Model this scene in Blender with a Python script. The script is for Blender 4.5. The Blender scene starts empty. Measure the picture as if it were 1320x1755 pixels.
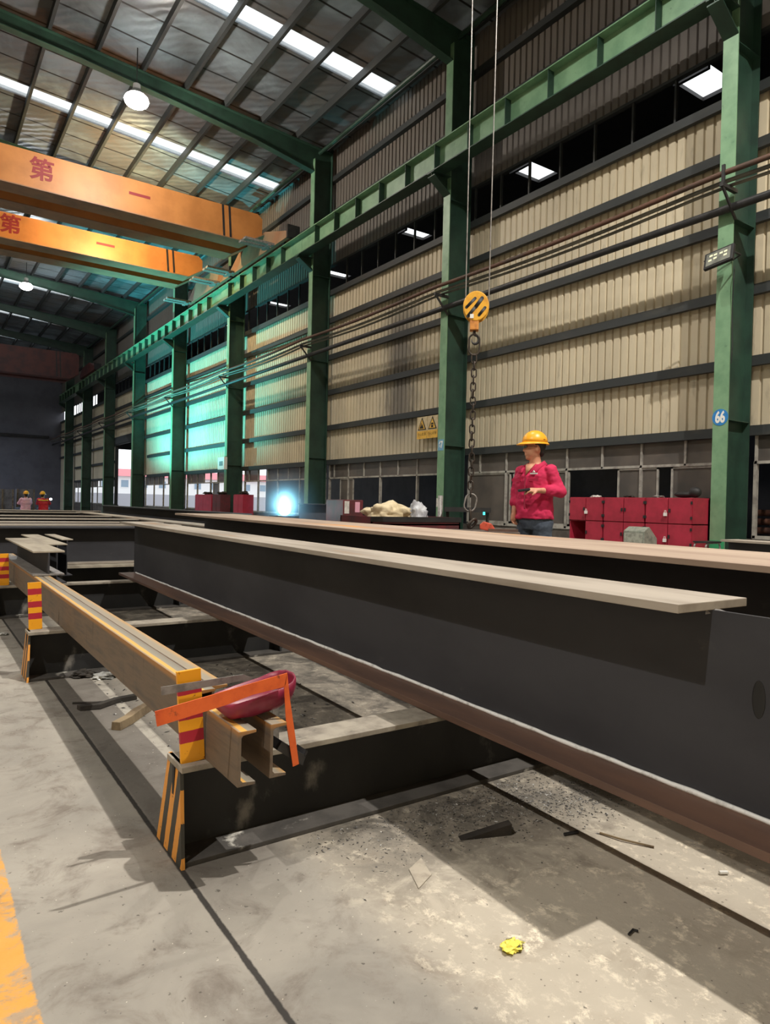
import bpy, bmesh, math, random
from mathutils import Vector, Matrix, noise
random.seed(7)
C = bpy.context.scene.collection
PI = math.pi

# ------------------------------------------------------------------ materials
def lin(r, g, b):
    f = lambda v: (v/255/12.92) if v/255 <= .04045 else ((v/255+.055)/1.055)**2.4
    return (f(r), f(g), f(b), 1)
class NT:
    def __init__(s, m):
        m.use_nodes = True; s.t = m.node_tree; s.t.nodes.clear()
    def n(s, typ, **kw):
        o = s.t.nodes.new(typ)
        for k, v in kw.items():
            if k.startswith('i_'):
                key = k[2:]; key = int(key) if key.isdigit() else key.replace('_', ' ')
                o.inputs[key].default_value = v
            else: setattr(o, k, v)
        return o
    def l(s, a, b): s.t.links.new(a, b)
def cramp(nt, fac, stops):
    r = nt.n('ShaderNodeValToRGB'); e = r.color_ramp.elements
    while len(e) < len(stops): e.new(.5)
    for k, (p, c) in enumerate(stops): e[k].position = p; e[k].color = c
    nt.l(fac, r.inputs[0]); return r.outputs[0]
def mixc(nt, fac, a, b):
    m = nt.n('ShaderNodeMix', data_type='RGBA')
    for i, v in ((0, fac), (6, a), (7, b)):
        if hasattr(v, 'links'): nt.l(v, m.inputs[i])
        else: m.inputs[i].default_value = v
    return m.outputs[2]
def mth(nt, op, a, b=0.0, clamp=False):
    m = nt.n('ShaderNodeMath', operation=op, use_clamp=clamp)
    for i, v in ((0, a), (1, b)):
        if hasattr(v, 'links'): nt.l(v, m.inputs[i])
        else: m.inputs[i].default_value = v
    return m.outputs[0]
def smooth(nt, v, a, b):
    m = nt.n('ShaderNodeMapRange', interpolation_type='SMOOTHSTEP')
    nt.l(v, m.inputs[0]); m.inputs[1].default_value = a; m.inputs[2].default_value = b
    return m.outputs[0]
def coords(nt, scale=(1, 1, 1), world=False):
    if world: src = nt.n('ShaderNodeNewGeometry').outputs['Position']
    else: src = nt.n('ShaderNodeTexCoord').outputs['Object']
    mp = nt.n('ShaderNodeMapping'); mp.inputs['Scale'].default_value = scale
    nt.l(src, mp.inputs[0]); return mp.outputs[0]
def noi(nt, vec, scale=5, detail=5, rough=.6, dist=0):
    n = nt.n('ShaderNodeTexNoise'); n.inputs['Scale'].default_value = scale; n.inputs['Detail'].default_value = detail
    n.inputs['Roughness'].default_value = rough; n.inputs['Distortion'].default_value = dist
    nt.l(vec, n.inputs['Vector']); return n.outputs['Fac']
def finish(nt, col, rough=.6, metal=0.0, bump=None, bs=.3, bd=.01, spec=.5):
    b = nt.n('ShaderNodeBsdfPrincipled'); o = nt.n('ShaderNodeOutputMaterial')
    for k, v in (('Base Color', col), ('Roughness', rough), ('Metallic', metal)):
        if hasattr(v, 'links'): nt.l(v, b.inputs[k])
        else: b.inputs[k].default_value = v
    b.inputs['Specular IOR Level'].default_value = spec
    if bump is not None:
        u = nt.n('ShaderNodeBump'); u.inputs['Strength'].default_value = bs; u.inputs['Distance'].default_value = bd
        nt.l(bump, u.inputs['Height']); nt.l(u.outputs[0], b.inputs['Normal'])
    nt.l(b.outputs[0], o.inputs[0]); return b
MATS = {}
def M(name, c1, c2=None, scale=6, lo=.4, hi=.65, rough=.6, metal=0.0, stretch=(1, 1, 1), bump=.0, spec=.5, c3=None, s3=30, lo3=.6, hi3=.7):
    """paint / metal with one or two layers of noise wear"""
    if name in MATS: return MATS[name]
    m = bpy.data.materials.new(name); nt = NT(m); col = c1; h = None
    if c2:
        v = coords(nt, stretch); f = noi(nt, v, scale); h = f
        col = mixc(nt, smooth(nt, f, lo, hi), c1, c2)
    if c3:
        v = coords(nt, stretch); f3 = noi(nt, v, s3, 6)
        col = mixc(nt, smooth(nt, f3, lo3, hi3), col, c3); h = f3
    finish(nt, col, rough, metal, h if bump else None, bump, .01, spec)
    MATS[name] = m; return m
def Emit(name, col, st):
    m = bpy.data.materials.new(name); nt = NT(m)
    e = nt.n('ShaderNodeEmission'); e.inputs[0].default_value = col; e.inputs[1].default_value = st
    o = nt.n('ShaderNodeOutputMaterial'); nt.l(e.outputs[0], o.inputs[0]); return m

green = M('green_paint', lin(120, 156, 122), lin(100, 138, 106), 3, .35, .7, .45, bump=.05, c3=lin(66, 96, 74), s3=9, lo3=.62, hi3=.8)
shade_green = M('shaded_green_paint', lin(42, 70, 57), lin(34, 55, 46), 3, .35, .7, .5)  # column green darkened for shaded sides and recesses; rafters use it too
girtm = M('girt_paint', lin(44, 48, 49), lin(60, 60, 56), 5, .5, .75, .6, stretch=(1, .3, 1))
blacksteel = M('black_mill_scale', lin(66, 66, 70), lin(56, 56, 60), 2.2, .35, .7, .7, .0, stretch=(1, .5, 1), spec=.2, c3=lin(98, 96, 94), s3=7, lo3=.68, hi3=.85)
supportsteel = M('sooty_steel', lin(44, 44, 44), lin(32, 32, 33), 4, .35, .7, .75, .0, c3=lin(132, 128, 122), s3=7, lo3=.58, hi3=.78, stretch=(1, 1, .6))
dusty = M('dusty_flange_top', lin(172, 162, 150), lin(142, 132, 120), 8, .35, .7, .8, 0, stretch=(1, .15, 1), c3=lin(168, 118, 66), s3=3, lo3=.6, hi3=.75)
dustyb = M('dusty_concrete_flange', lin(160, 152, 138), lin(120, 112, 102), 10, .35, .7, .85, 0, bump=.3, c3=lin(70, 66, 62), s3=14, lo3=.62, hi3=.8)
rusty = M('rusty_flange', lin(112, 84, 70), lin(88, 68, 60), 6, .35, .65, .6, 0, stretch=(1, .2, 1), c3=lin(150, 98, 62), s3=4, lo3=.6, hi3=.75)
aluminium = M('window_frame_grey', lin(168, 164, 156), lin(128, 124, 118), 8, .4, .7, .5)
darkmetal = M('dark_metal', lin(34, 34, 36), lin(48, 46, 46), 8, .4, .7, .5)
chainmetal = M('chain_metal', lin(78, 70, 64), lin(52, 48, 46), 20, .4, .7, .45, .6)
redpaint = M('cabinet_red', lin(172, 44, 66), lin(146, 36, 54), 4, .35, .7, .5, c3=lin(92, 34, 44), s3=18, lo3=.66, hi3=.8)
dred = M('dark_red_paint', lin(104, 40, 46), lin(70, 40, 42), 4, .35, .7, .6)
orange = M('square_orange', lin(232, 104, 42), lin(208, 84, 34), 14, .4, .7, .55, c3=lin(150, 66, 34), s3=40, lo3=.62, hi3=.75)
maroon = M('maroon_plastic', lin(142, 38, 66), lin(120, 30, 56), 5, .4, .7, .4)
greysteel = M('grey_steel', lin(150, 146, 142), lin(110, 106, 104), 20, .4, .7, .45, .3)
woodm = M('old_wood', lin(146, 128, 100), lin(96, 80, 62), 9, .35, .7, .9, stretch=(1, 1, 1), bump=.4)
charwood = M('charred_wood', lin(42, 38, 34), lin(58, 52, 46), 12, .4, .7, .9, bump=.4)
pipe_rust = M('rusty_pipe_paint', lin(92, 62, 48), lin(66, 54, 46), 6, .4, .7, .6, stretch=(1, .3, 1))
pipe_grey = M('grey_pipe_paint', lin(110, 108, 96), lin(72, 72, 66), 6, .4, .7, .5, stretch=(1, .3, 1))
white = M('white_paint', lin(226, 226, 222))
whitep = M('paper_white', lin(214, 210, 204), lin(184, 180, 174), 12)
blue = M('sign_blue', lin(34, 116, 184), lin(48, 130, 190), 10)
hookyel = M('hook_yellow', lin(226, 168, 48), lin(206, 142, 44), 12, .4, .7, .45)
blackp = M('black_paint', lin(26, 26, 27))
skin = M('skin', lin(206, 150, 120), lin(190, 132, 104), 20, .4, .7, .55)
hairm = M('black_hair', lin(22, 20, 20))
jacketm = M('crimson_cotton', lin(206, 40, 88), lin(186, 34, 76), 9, .35, .7, .85, bump=.2)
denim = M('grey_blue_denim', lin(74, 84, 98), lin(56, 64, 78), 14, .35, .7, .9, bump=.2)
helmety = M('helmet_yellow', lin(244, 172, 40), None, rough=.35)
shoem = M('black_leather', lin(28, 26, 26))
cream = M('cream_cloth', lin(222, 206, 172), lin(184, 166, 132), 6, .4, .65, .9, bump=.3)
greycloth = M('grey_white_cloth', lin(206, 208, 212), lin(140, 140, 146), 8, .4, .65, .9, bump=.3)
grimy = M('tin_grey', lin(146, 150, 138), lin(108, 114, 106), 14, .4, .7, .6, c3=lin(84, 84, 76), s3=30)
signyel = M('sign_yellow', lin(236, 190, 80), lin(214, 166, 74), 12)

def mat_floor():
    m = bpy.data.materials.new('workshop_concrete'); nt = NT(m)
    p = coords(nt, world=True); sx = nt.n('ShaderNodeSeparateXYZ'); nt.l(p, sx.inputs[0]); X, Y = sx.outputs[0], sx.outputs[1]
    big = noi(nt, p, 1.4, 5, .62, .4); mid = noi(nt, p, 6, 8, .68, .6); fine = noi(nt, p, 34, 6, .7); strk = noi(nt, coords(nt, (5, 4, 1), True), 4.2, 10, .76, .25)
    col = cramp(nt, big, [(.3, lin(134, 129, 121)), (.5, lin(156, 150, 140)), (.7, lin(174, 168, 157))])
    col = mixc(nt, smooth(nt, mid, .46, .72), col, lin(118, 109, 100))
    # right of the joint: rough slab, whitish scuffs, lamplit brightness put into the base
    right = smooth(nt, X, .85, 1.05)
    col = mixc(nt, mth(nt, 'MULTIPLY', right, .5), col, lin(204, 192, 172))
    sc = mth(nt, 'MULTIPLY', smooth(nt, strk, .50, .64), right)
    sc = mth(nt, 'MULTIPLY', sc, smooth(nt, mid, .32, .6))
    col = mixc(nt, mth(nt, 'MULTIPLY', sc, .85), col, lin(240, 228, 206))
    # smooth dark swept band between joint and grey strip
    band = mth(nt, 'MULTIPLY', smooth(nt, X, .6, .63), smooth(nt, X, .98, .82))
    band = mth(nt, 'MULTIPLY', band, smooth(nt, Y, 1.35, 1.9))
    col = mixc(nt, mth(nt, 'MULTIPLY', band, .74), col, lin(88, 83, 78))
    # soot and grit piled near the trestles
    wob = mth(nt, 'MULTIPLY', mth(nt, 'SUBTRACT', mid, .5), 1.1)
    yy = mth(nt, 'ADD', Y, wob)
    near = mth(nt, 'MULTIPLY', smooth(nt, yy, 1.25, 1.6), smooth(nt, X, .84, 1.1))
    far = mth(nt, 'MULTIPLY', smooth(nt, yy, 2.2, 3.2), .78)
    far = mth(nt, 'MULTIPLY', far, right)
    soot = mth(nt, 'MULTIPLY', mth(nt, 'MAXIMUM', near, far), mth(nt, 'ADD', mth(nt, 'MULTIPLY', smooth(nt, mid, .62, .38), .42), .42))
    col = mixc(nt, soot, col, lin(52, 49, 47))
    # fine dark pits, white grit
    col = mixc(nt, mth(nt, 'MULTIPLY', smooth(nt, noi(nt, p, 60, 3, .5), .66, .74), .7), col, lin(60, 55, 50))
    col = mixc(nt, mth(nt, 'MULTIPLY', smooth(nt, noi(nt, p, 90, 2, .5), .72, .77), .8), col, lin(220, 212, 198))
    # joint between slabs at x=.612
    wx = mth(nt, 'ADD', X, mth(nt, 'MULTIPLY', mth(nt, 'SUBTRACT', fine, .5), .008))
    d = mth(nt, 'ABSOLUTE', mth(nt, 'SUBTRACT', wx, .612))
    col = mixc(nt, mth(nt, 'MULTIPLY', smooth(nt, d, .010, .005), .93), col, lin(38, 35, 33))
    # faded light strip of old line
    d2 = mth(nt, 'ABSOLUTE', mth(nt, 'SUBTRACT', X, .846))
    s = mth(nt, 'MULTIPLY', smooth(nt, d2, .026, .02), smooth(nt, Y, 1.9, 2.1))
    col = mixc(nt, mth(nt, 'MULTIPLY', s, mth(nt, 'ADD', mth(nt, 'MULTIPLY', smooth(nt, mid, .62, .45), .45), .3)), col, lin(178, 172, 160))
    # worn yellow aisle line
    e = mth(nt, 'ADD', X, mth(nt, 'MULTIPLY', mth(nt, 'SUBTRACT', fine, .5), .02))
    yl = mth(nt, 'MULTIPLY', smooth(nt, e, .219, .213), smooth(nt, e, .06, .066))
    wear = smooth(nt, noi(nt, p, 9, 8, .75, .5), .58, .46)
    col = mixc(nt, mth(nt, 'MULTIPLY', yl, mth(nt, 'ADD', mth(nt, 'MULTIPLY', wear, .62), .22)), col, lin(226, 160, 58))
    h = mth(nt, 'ADD', mth(nt, 'MULTIPLY', mid, .6), mth(nt, 'MULTIPLY', fine, .4))
    finish(nt, col, mth(nt, 'ADD', mth(nt, 'MULTIPLY', mid, .4), .5), 0, h, .35, .012, .35)
    return m
def mat_siding():
    m = bpy.data.materials.new('cream_corrugated_steel'); nt = NT(m)
    p = coords(nt, world=True); sx = nt.n('ShaderNodeSeparateXYZ'); nt.l(p, sx.inputs[0]); Y, Z = sx.outputs[1], sx.outputs[2]
    a = noi(nt, coords(nt, (1, 1, .5), True), .55, 4, .6); b = noi(nt, coords(nt, (1, 3, .7), True), 3, 5, .6)
    col = cramp(nt, a, [(.3, lin(182, 171, 148)), (.6, lin(204, 192, 166))])
    col = mixc(nt, mth(nt, 'MULTIPLY', smooth(nt, b, .55, .8), .5), col, lin(120, 110, 96))
    # soft dark smudge in the second bay
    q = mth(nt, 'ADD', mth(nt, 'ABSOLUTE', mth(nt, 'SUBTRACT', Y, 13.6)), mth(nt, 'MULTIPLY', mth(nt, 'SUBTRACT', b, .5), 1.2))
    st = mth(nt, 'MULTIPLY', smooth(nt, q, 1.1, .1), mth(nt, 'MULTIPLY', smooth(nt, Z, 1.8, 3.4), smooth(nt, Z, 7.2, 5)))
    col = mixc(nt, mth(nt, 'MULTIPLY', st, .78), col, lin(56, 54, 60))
    # upper sheets greyed: dimness above the lamps' reach put into the colour
    col = mixc(nt, smooth(nt, Z, 7.4, 7.8), col, lin(112, 106, 100))
    finish(nt, col, .5, 0, None, spec=.3); return m
def mat_foil():
    m = bpy.data.materials.new('roof_insulation_foil'); nt = NT(m)
    p = coords(nt, world=True)
    a = noi(nt, p, .5, 5, .6, .5); w = nt.n('ShaderNodeTexWave', wave_type='BANDS', bands_direction='DIAGONAL')
    w.inputs['Scale'].default_value = 1.9; w.inputs['Distortion'].default_value = 5; w.inputs['Detail'].default_value = 3; nt.l(p, w.inputs['Vector'])
    seam = nt.n('ShaderNodeTexWave', wave_type='BANDS', bands_direction='Y'); seam.inputs['Scale'].default_value = .34
    seam.inputs['Distortion'].default_value = 1.2; seam.inputs['Detail Scale'].default_value = .6; nt.l(p, seam.inputs['Vector'])
    col = cramp(nt, a, [(.36, lin(138, 152, 160)), (.52, lin(108, 114, 120)), (.70, lin(104, 96, 90))])
    col = mixc(nt, smooth(nt, seam.outputs['Fac'], .985, .998), col, lin(28, 26, 26))
    finish(nt, col, .45, .25, w.outputs['Fac'], .22, .05); return m
def mat_glass():
    m = bpy.data.materials.new('dusty_window_glass'); nt = NT(m)
    p = coords(nt, world=True)
    col = mixc(nt, smooth(nt, noi(nt, p, 1.3, 3), .35, .7), lin(108, 100, 94), lin(84, 80, 78))
    b = nt.n('ShaderNodeBsdfPrincipled'); nt.l(col, b.inputs['Base Color']); b.inputs['Roughness'].default_value = .3
    t = nt.n('ShaderNodeBsdfTransparent'); mx = nt.n('ShaderNodeMixShader'); mx.inputs[0].default_value = .18
    o = nt.n('ShaderNodeOutputMaterial'); nt.l(b.outputs[0], mx.inputs[1]); nt.l(t.outputs[0], mx.inputs[2]); nt.l(mx.outputs[0], o.inputs[0]); return m
def mat_clear(name, tint, mixv):
    m = bpy.data.materials.new(name); nt = NT(m)
    b = nt.n('ShaderNodeBsdfTranslucent'); b.inputs[0].default_value = (.9, .92, .92, 1)
    t = nt.n('ShaderNodeBsdfTransparent'); t.inputs[0].default_value = tint; mx = nt.n('ShaderNodeMixShader'); mx.inputs[0].default_value = mixv
    o = nt.n('ShaderNodeOutputMaterial'); nt.l(b.outputs[0], mx.inputs[1]); nt.l(t.outputs[0], mx.inputs[2]); nt.l(mx.outputs[0], o.inputs[0]); return m
def mat_crane(name='crane_orange'):
    return M(name, lin(186, 124, 66), lin(164, 106, 54), 1.2, .35, .7, .5, 0, c3=lin(120, 84, 58), s3=3, lo3=.66, hi3=.85)
def mat_bands(name, axis, stops, wear=None):
    """bands of colour along a local axis (scaled 0..1), with paint chips"""
    m = bpy.data.materials.new(name); nt = NT(m); v = coords(nt); sx = nt.n('ShaderNodeSeparateXYZ'); nt.l(v, sx.inputs[0])
    src = sx.outputs[axis[0]]
    f = mth(nt, 'DIVIDE', mth(nt, 'SUBTRACT', src, axis[1]), axis[2]-axis[1])
    n1 = noi(nt, v, 40, 4); f = mth(nt, 'ADD', f, mth(nt, 'MULTIPLY', mth(nt, 'SUBTRACT', n1, .5), .02))
    r = nt.n('ShaderNodeValToRGB'); r.color_ramp.interpolation = 'CONSTANT'; e = r.color_ramp.elements
    while len(e) < len(stops): e.new(.5)
    for k, (p, c) in enumerate(stops): e[k].position = p; e[k].color = c
    nt.l(f, r.inputs[0]); col = r.outputs[0]
    chips = smooth(nt, noi(nt, v, 46, 6, .7), .62, .68)
    col = mixc(nt, chips, col, wear or lin(50, 40, 34)); finish(nt, col, .5); return m
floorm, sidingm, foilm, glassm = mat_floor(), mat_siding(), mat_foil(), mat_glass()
skym = mat_clear('skylight_sheet', (.95, .97, .97, 1), .8); clearm = mat_clear('clear_glass', (.9, .94, .95, 1), .93)
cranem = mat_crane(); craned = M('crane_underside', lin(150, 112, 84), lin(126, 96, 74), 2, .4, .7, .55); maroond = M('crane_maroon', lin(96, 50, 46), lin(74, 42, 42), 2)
def mat_chan(yellow=True, h=.176):
    m = bpy.data.materials.new('channel_steel')
    Yc = lin(222, 170, 84) if yellow else lin(152, 140, 122); nt = NT(m); v = coords(nt); sx = nt.n('ShaderNodeSeparateXYZ'); nt.l(v, sx.inputs[0])
    geo = nt.n('ShaderNodeNewGeometry'); sn = nt.n('ShaderNodeSeparateXYZ'); nt.l(geo.outputs['Normal'], sn.inputs[0])
    st = noi(nt, coords(nt, (6, .5, 6)), 5, 6, .65)
    side = cramp(nt, st, [(.3, lin(88, 78, 68)), (.5, lin(112, 96, 80)), (.7, lin(82, 75, 70))])
    side = mixc(nt, smooth(nt, noi(nt, coords(nt, (1, 5, .4)), 2.2, 3), .6, .72), side, lin(60, 52, 46))
    side = mixc(nt, mth(nt, 'MULTIPLY', smooth(nt, sx.outputs[2], h-.024, h-.008), .75), side, lin(178, 124, 62))
    r = nt.n('ShaderNodeValToRGB'); e = r.color_ramp.elements
    for k, (p, c) in enumerate([(0, lin(160, 118, 74) if yellow else lin(60, 52, 46)), (.12, lin(156, 146, 130)), (.2, Yc), (.44, Yc), (.5, lin(146, 140, 126)), (.84, lin(138, 132, 120)), (.9, lin(140, 134, 120) if yellow else lin(196, 152, 88)), (1, lin(130, 122, 110) if yellow else lin(190, 146, 86))]):
        if k > 1: e.new(.5)
        e[k].position = p; e[k].color = c
    nt.l(mth(nt, 'ADD', mth(nt, 'DIVIDE', sx.outputs[0], .05), mth(nt, 'MULTIPLY', mth(nt, 'SUBTRACT', st, .5), .25)), r.inputs[0])
    col = mixc(nt, smooth(nt, sn.outputs[2], .5, .8), side, r.outputs[0]); finish(nt, col, .6, 0, st, .1); return m
chanm = mat_chan(); chanp = mat_chan(False); chans = mat_chan(True, .15); chant = mat_chan(False, .15)

# ------------------------------------------------------------------ mesh helpers
def box(bm, x0, x1, y0, y1, z0, z1, mtx=None):
    vs = [bm.verts.new((x, y, z)) for x in (x0, x1) for y in (y0, y1) for z in (z0, z1)]
    for f in ((0, 1, 3, 2), (4, 6, 7, 5), (0, 4, 5, 1), (2, 3, 7, 6), (0, 2, 6, 4), (1, 5, 7, 3)):
        bm.faces.new([vs[i] for i in f])
    if mtx: bmesh.ops.transform(bm, matrix=mtx, verts=vs)
    return vs
def prism(bm, pts, off):
    """closed polygon pts (3D) extruded by vector off"""
    off = Vector(off); a = [bm.verts.new(p) for p in pts]; b = [bm.verts.new(Vector(p)+off) for p in pts]
    n = len(pts); bm.faces.new(a[::-1]); bm.faces.new(b)
    for i in range(n): bm.faces.new((a[i], a[(i+1) % n], b[(i+1) % n], b[i]))
    return a+b
def frame_for(d):
    d = Vector(d).normalized(); u = d.orthogonal().normalized()
    if abs(d.z) < .99: u = d.cross(Vector((0, 0, 1))).normalized()
    return u, d.cross(u).normalized()
def tube(bm, pts, r, n=8, cap=True, closed=False):
    rings = []; pts = [Vector(p) for p in pts]; N = len(pts); pu = None
    for i, p in enumerate(pts):
        d = (pts[(i+1) % N]-pts[i-1]) if closed else (pts[min(i+1, N-1)]-pts[max(i-1, 0)])
        u, v = frame_for(d)
        if pu is not None:
            dn = d.normalized(); u = (pu-dn*pu.dot(dn)).normalized(); v = dn.cross(u)
        pu = u; rr = r[i] if isinstance(r, (list, tuple)) else r
        rings.append([bm.verts.new(p+(u*math.cos(2*PI*k/n)+v*math.sin(2*PI*k/n))*rr) for k in range(n)])
    for i in range(N if closed else N-1):
        A, B = rings[i], rings[(i+1) % N]
        for k in range(n): bm.faces.new((A[k], A[(k+1) % n], B[(k+1) % n], B[k]))
    if cap and not closed: bm.faces.new(rings[0][::-1]); bm.faces.new(rings[-1])
def ell(bm, c, r, mtx=None, u=14, v=10):
    m = Matrix.Translation(c) @ (mtx or Matrix.Identity(4)) @ Matrix.Diagonal((*r, 1))
    bmesh.ops.create_uvsphere(bm, u_segments=u, v_segments=v, radius=1, matrix=m)
def caps(bm, p0, p1, r0, r1):
    p0, p1 = Vector(p0), Vector(p1); tube(bm, [p0, p1], [r0, r1], 12); ell(bm, p0, (r0,)*3); ell(bm, p1, (r1,)*3)
def loft(bm, rings, n=20, cap=True):
    """rings: (cx,cy,cz,a,b,yaw)"""
    R = []
    for cx, cy, cz, a, b, yaw in rings:
        cs, sn = math.cos(yaw), math.sin(yaw)
        R.append([bm.verts.new((cx+a*math.cos(t)*cs-b*math.sin(t)*sn, cy+a*math.cos(t)*sn+b*math.sin(t)*cs, cz)) for t in [2*PI*k/n for k in range(n)]])
    for A, B in zip(R, R[1:]):
        for k in range(n): bm.faces.new((A[k], A[(k+1) % n], B[(k+1) % n], B[k]))
    if cap: bm.faces.new(R[0][::-1]); bm.faces.new(R[-1])
def obj(name, bm, m, parent=None, smooth_=False, bevel=0, loc=None, world=False):
    """one mesh object; world=True: bm is in world coordinates while the parent empty is unrotated"""
    bmesh.ops.recalc_face_normals(bm, faces=bm.faces)
    if bevel: bmesh.ops.bevel(bm, geom=[e for e in bm.edges if e.is_manifold and e.calc_face_angle(0) > .6], offset=bevel, segments=2, affect='EDGES', profile=.6)
    me = bpy.data.meshes.new(name); bm.to_mesh(me); bm.free()
    if smooth_: me.polygons.foreach_set('use_smooth', [True]*len(me.polygons))
    if m: me.materials.append(m)
    o = bpy.data.objects.new(name, me); C.objects.link(o)
    if parent:
        o.parent = parent
        if world: me.transform(Matrix.Translation(-root_loc(parent)))
    if loc: o.location = loc
    return o
def root_loc(o):
    v = Vector((0, 0, 0))
    while o: v += o.location; o = o.parent
    return v
def tag(o, label, cat, group=None, kind=None):
    o['label'] = label; o['category'] = cat
    if group: o['group'] = group
    if kind: o['kind'] = kind
    return o
def thing(name, label, cat, loc=(0, 0, 0), rotz=0, group=None):
    o = bpy.data.objects.new(name, None); C.objects.link(o); o.location = loc; o.rotation_euler = (0, 0, rotz); o.empty_display_size = .1
    return tag(o, label, cat, group)
def struct(name, bm, m, parent=None):
    o = obj(name, bm, m, parent)
    if not parent: o['kind'] = 'structure'
    return o
def dup(root, loc, label, group=None, rotz=None):
    r = root.copy(); C.objects.link(r); r.location = loc; r['label'] = label
    if rotz is not None: r.rotation_euler = (0, 0, rotz)
    if group: r['group'] = group
    for ch in root.children:
        c = ch.copy(); C.objects.link(c); c.parent = r
        for g in ch.children:
            d = g.copy(); C.objects.link(d); d.parent = c
    return r
def B(): return bmesh.new()
def boxo(name, m, parent, *a, bevel=0, **k):
    bm = B(); box(bm, *a); return obj(name, bm, m, parent, bevel=bevel, **k)
def text(name, s, m, size, mtx, parent=None, depth=.002, bold=0):
    cu = bpy.data.curves.new(name, 'FONT'); cu.body = s; cu.size = size; cu.align_x = 'CENTER'; cu.align_y = 'CENTER'; cu.extrude = depth; cu.offset = bold
    t = bpy.data.objects.new(name+'_tmp', cu); C.objects.link(t)
    dg = bpy.context.evaluated_depsgraph_get(); me = bpy.data.meshes.new_from_object(t.evaluated_get(dg))
    bpy.data.objects.remove(t); bpy.data.curves.remove(cu); me.name = name; me.transform(mtx); me.materials.clear(); me.materials.append(m)
    o = bpy.data.objects.new(name, me); C.objects.link(o)
    if parent: o.parent = parent; me.transform(Matrix.Translation(-root_loc(parent)))
    return o
FACE_W = Matrix(((0, 0, -1, 0), (-1, 0, 0, 0), (0, 1, 0, 0), (0, 0, 0, 1)))   # text facing -X (towards the hall)
FACE_S = Matrix(((1, 0, 0, 0), (0, 0, -1, 0), (0, 1, 0, 0), (0, 0, 0, 1)))    # text facing -Y
def fused(name, build, m, parent, voxel=.008, it=3, wr=0, mtx=None):
    bm = B(); build(bm); bmesh.ops.recalc_face_normals(bm, faces=bm.faces)
    me = bpy.data.meshes.new('tmp'); bm.to_mesh(me); bm.free()
    o = bpy.data.objects.new('tmp', me); C.objects.link(o)
    r = o.modifiers.new('r', 'REMESH'); r.mode = 'VOXEL'; r.voxel_size = voxel
    s = o.modifiers.new('s', 'SMOOTH'); s.iterations = it; s.factor = .5
    dg = bpy.context.evaluated_depsgraph_get(); me2 = bpy.data.meshes.new_from_object(o.evaluated_get(dg)); bpy.data.objects.remove(o)
    if wr:
        for v in me2.vertices:
            p = Vector((v.co.x*9, v.co.y*9, v.co.z*14)); k = noise.fractal(p, 1, 2, 3); v.co += v.normal*k*wr
    me2.name = name; me2.materials.clear(); me2.materials.append(m); me2.polygons.foreach_set('use_smooth', [True]*len(me2.polygons))
    q = bpy.data.objects.new(name, me2); C.objects.link(q); q.parent = parent; return q

# ------------------------------------------------------------------ building shell
YS = [5.13, 11.11, 17.0, 23.03, 29.25, 35.6, 41.8, 48.0, 54.2]
NUM = [66, 67, 68, 69, 70, 71, 72, 73, 74]
ORD = ['first', 'second', 'third', 'fourth', 'fifth', 'sixth', 'seventh', 'eighth', 'ninth', 'tenth', 'eleventh', 'twelfth']
Y0, Y1, XL, XW = -8.0, 60.0, -10.8, 9.74
def roofz(x): return 11.0+.07*(9.6-x) if x > -.6 else 11.0+.07*10.2-.07*(-.6-x)
bm = B(); box(bm, XL, 9.9, Y0, Y1, -.1, 0); struct('floor', bm, floorm)
adjf = M('dim_concrete', lin(96, 92, 88), lin(80, 76, 72), 3)
bm = B(); box(bm, 9.9, 22, Y0, 48, -.1, 0); struct('floor_right', bm, adjf)
grd = M('sunlit_yard', lin(190, 190, 190), lin(170, 172, 176), 2)
bm = B(); box(bm, 9.9, 110, 48, 160, -.12, -.01); box(bm, 22, 110, 20, 48, -.12, -.01); struct('ground', bm, grd)
endm = M('end_wall_sheet', lin(96, 96, 104), lin(84, 84, 92), 1, .4, .7, .7)
bm = B(); box(bm, XL, 9.9, Y1, Y1+.1, 0, 11.9); struct('wall_end', bm, endm)
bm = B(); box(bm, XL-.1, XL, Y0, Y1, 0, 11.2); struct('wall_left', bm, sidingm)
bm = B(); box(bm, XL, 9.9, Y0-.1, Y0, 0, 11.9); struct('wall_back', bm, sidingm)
# corrugated right wall
SKY = [(1.7, 2.3), (7.6, 8.2), (13.6, 14.2), (19.95, 20.55), (26.0, 26.6), (32.1, 32.7), (37.7, 38.3), (44.2, 44.8), (50.5, 51.1), (56.0, 56.6)]
bm = B()
def corr(y0, y1, z0, z1):
    y = y0; prof = []
    while y < y1:
        prof += [(9.74, y), (9.74, y+.022), (9.705, y+.034), (9.705, y+.142)]; y += .156
    a = [bm.verts.new((x, yy, z0)) for x, yy in prof]; b = [bm.verts.new((x, yy, z1)) for x, yy in prof]
    for i in range(len(prof)-1): bm.faces.new((a[i], a[i+1], b[i+1], b[i]))
corr(Y0, Y1, 7.72, 11.05)
for y0, y1, z0, z1 in ((Y0, 36.0, 2.2, 6.98), (36.0, 41.6, 4.1, 6.98), (41.6, 54, 2.2, 6.98), (54, Y1, 0, 6.98)): corr(y0, y1, z0, z1)
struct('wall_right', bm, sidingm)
bm = B()
for y0, y1 in ((Y0, 36.0), (41.6, 54)): box(bm, 9.68, 9.82, y0, y1, 0, .64)
struct('baseboard_right', bm, M('sill_wall', lin(96, 90, 84), lin(76, 70, 66), 4))
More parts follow.
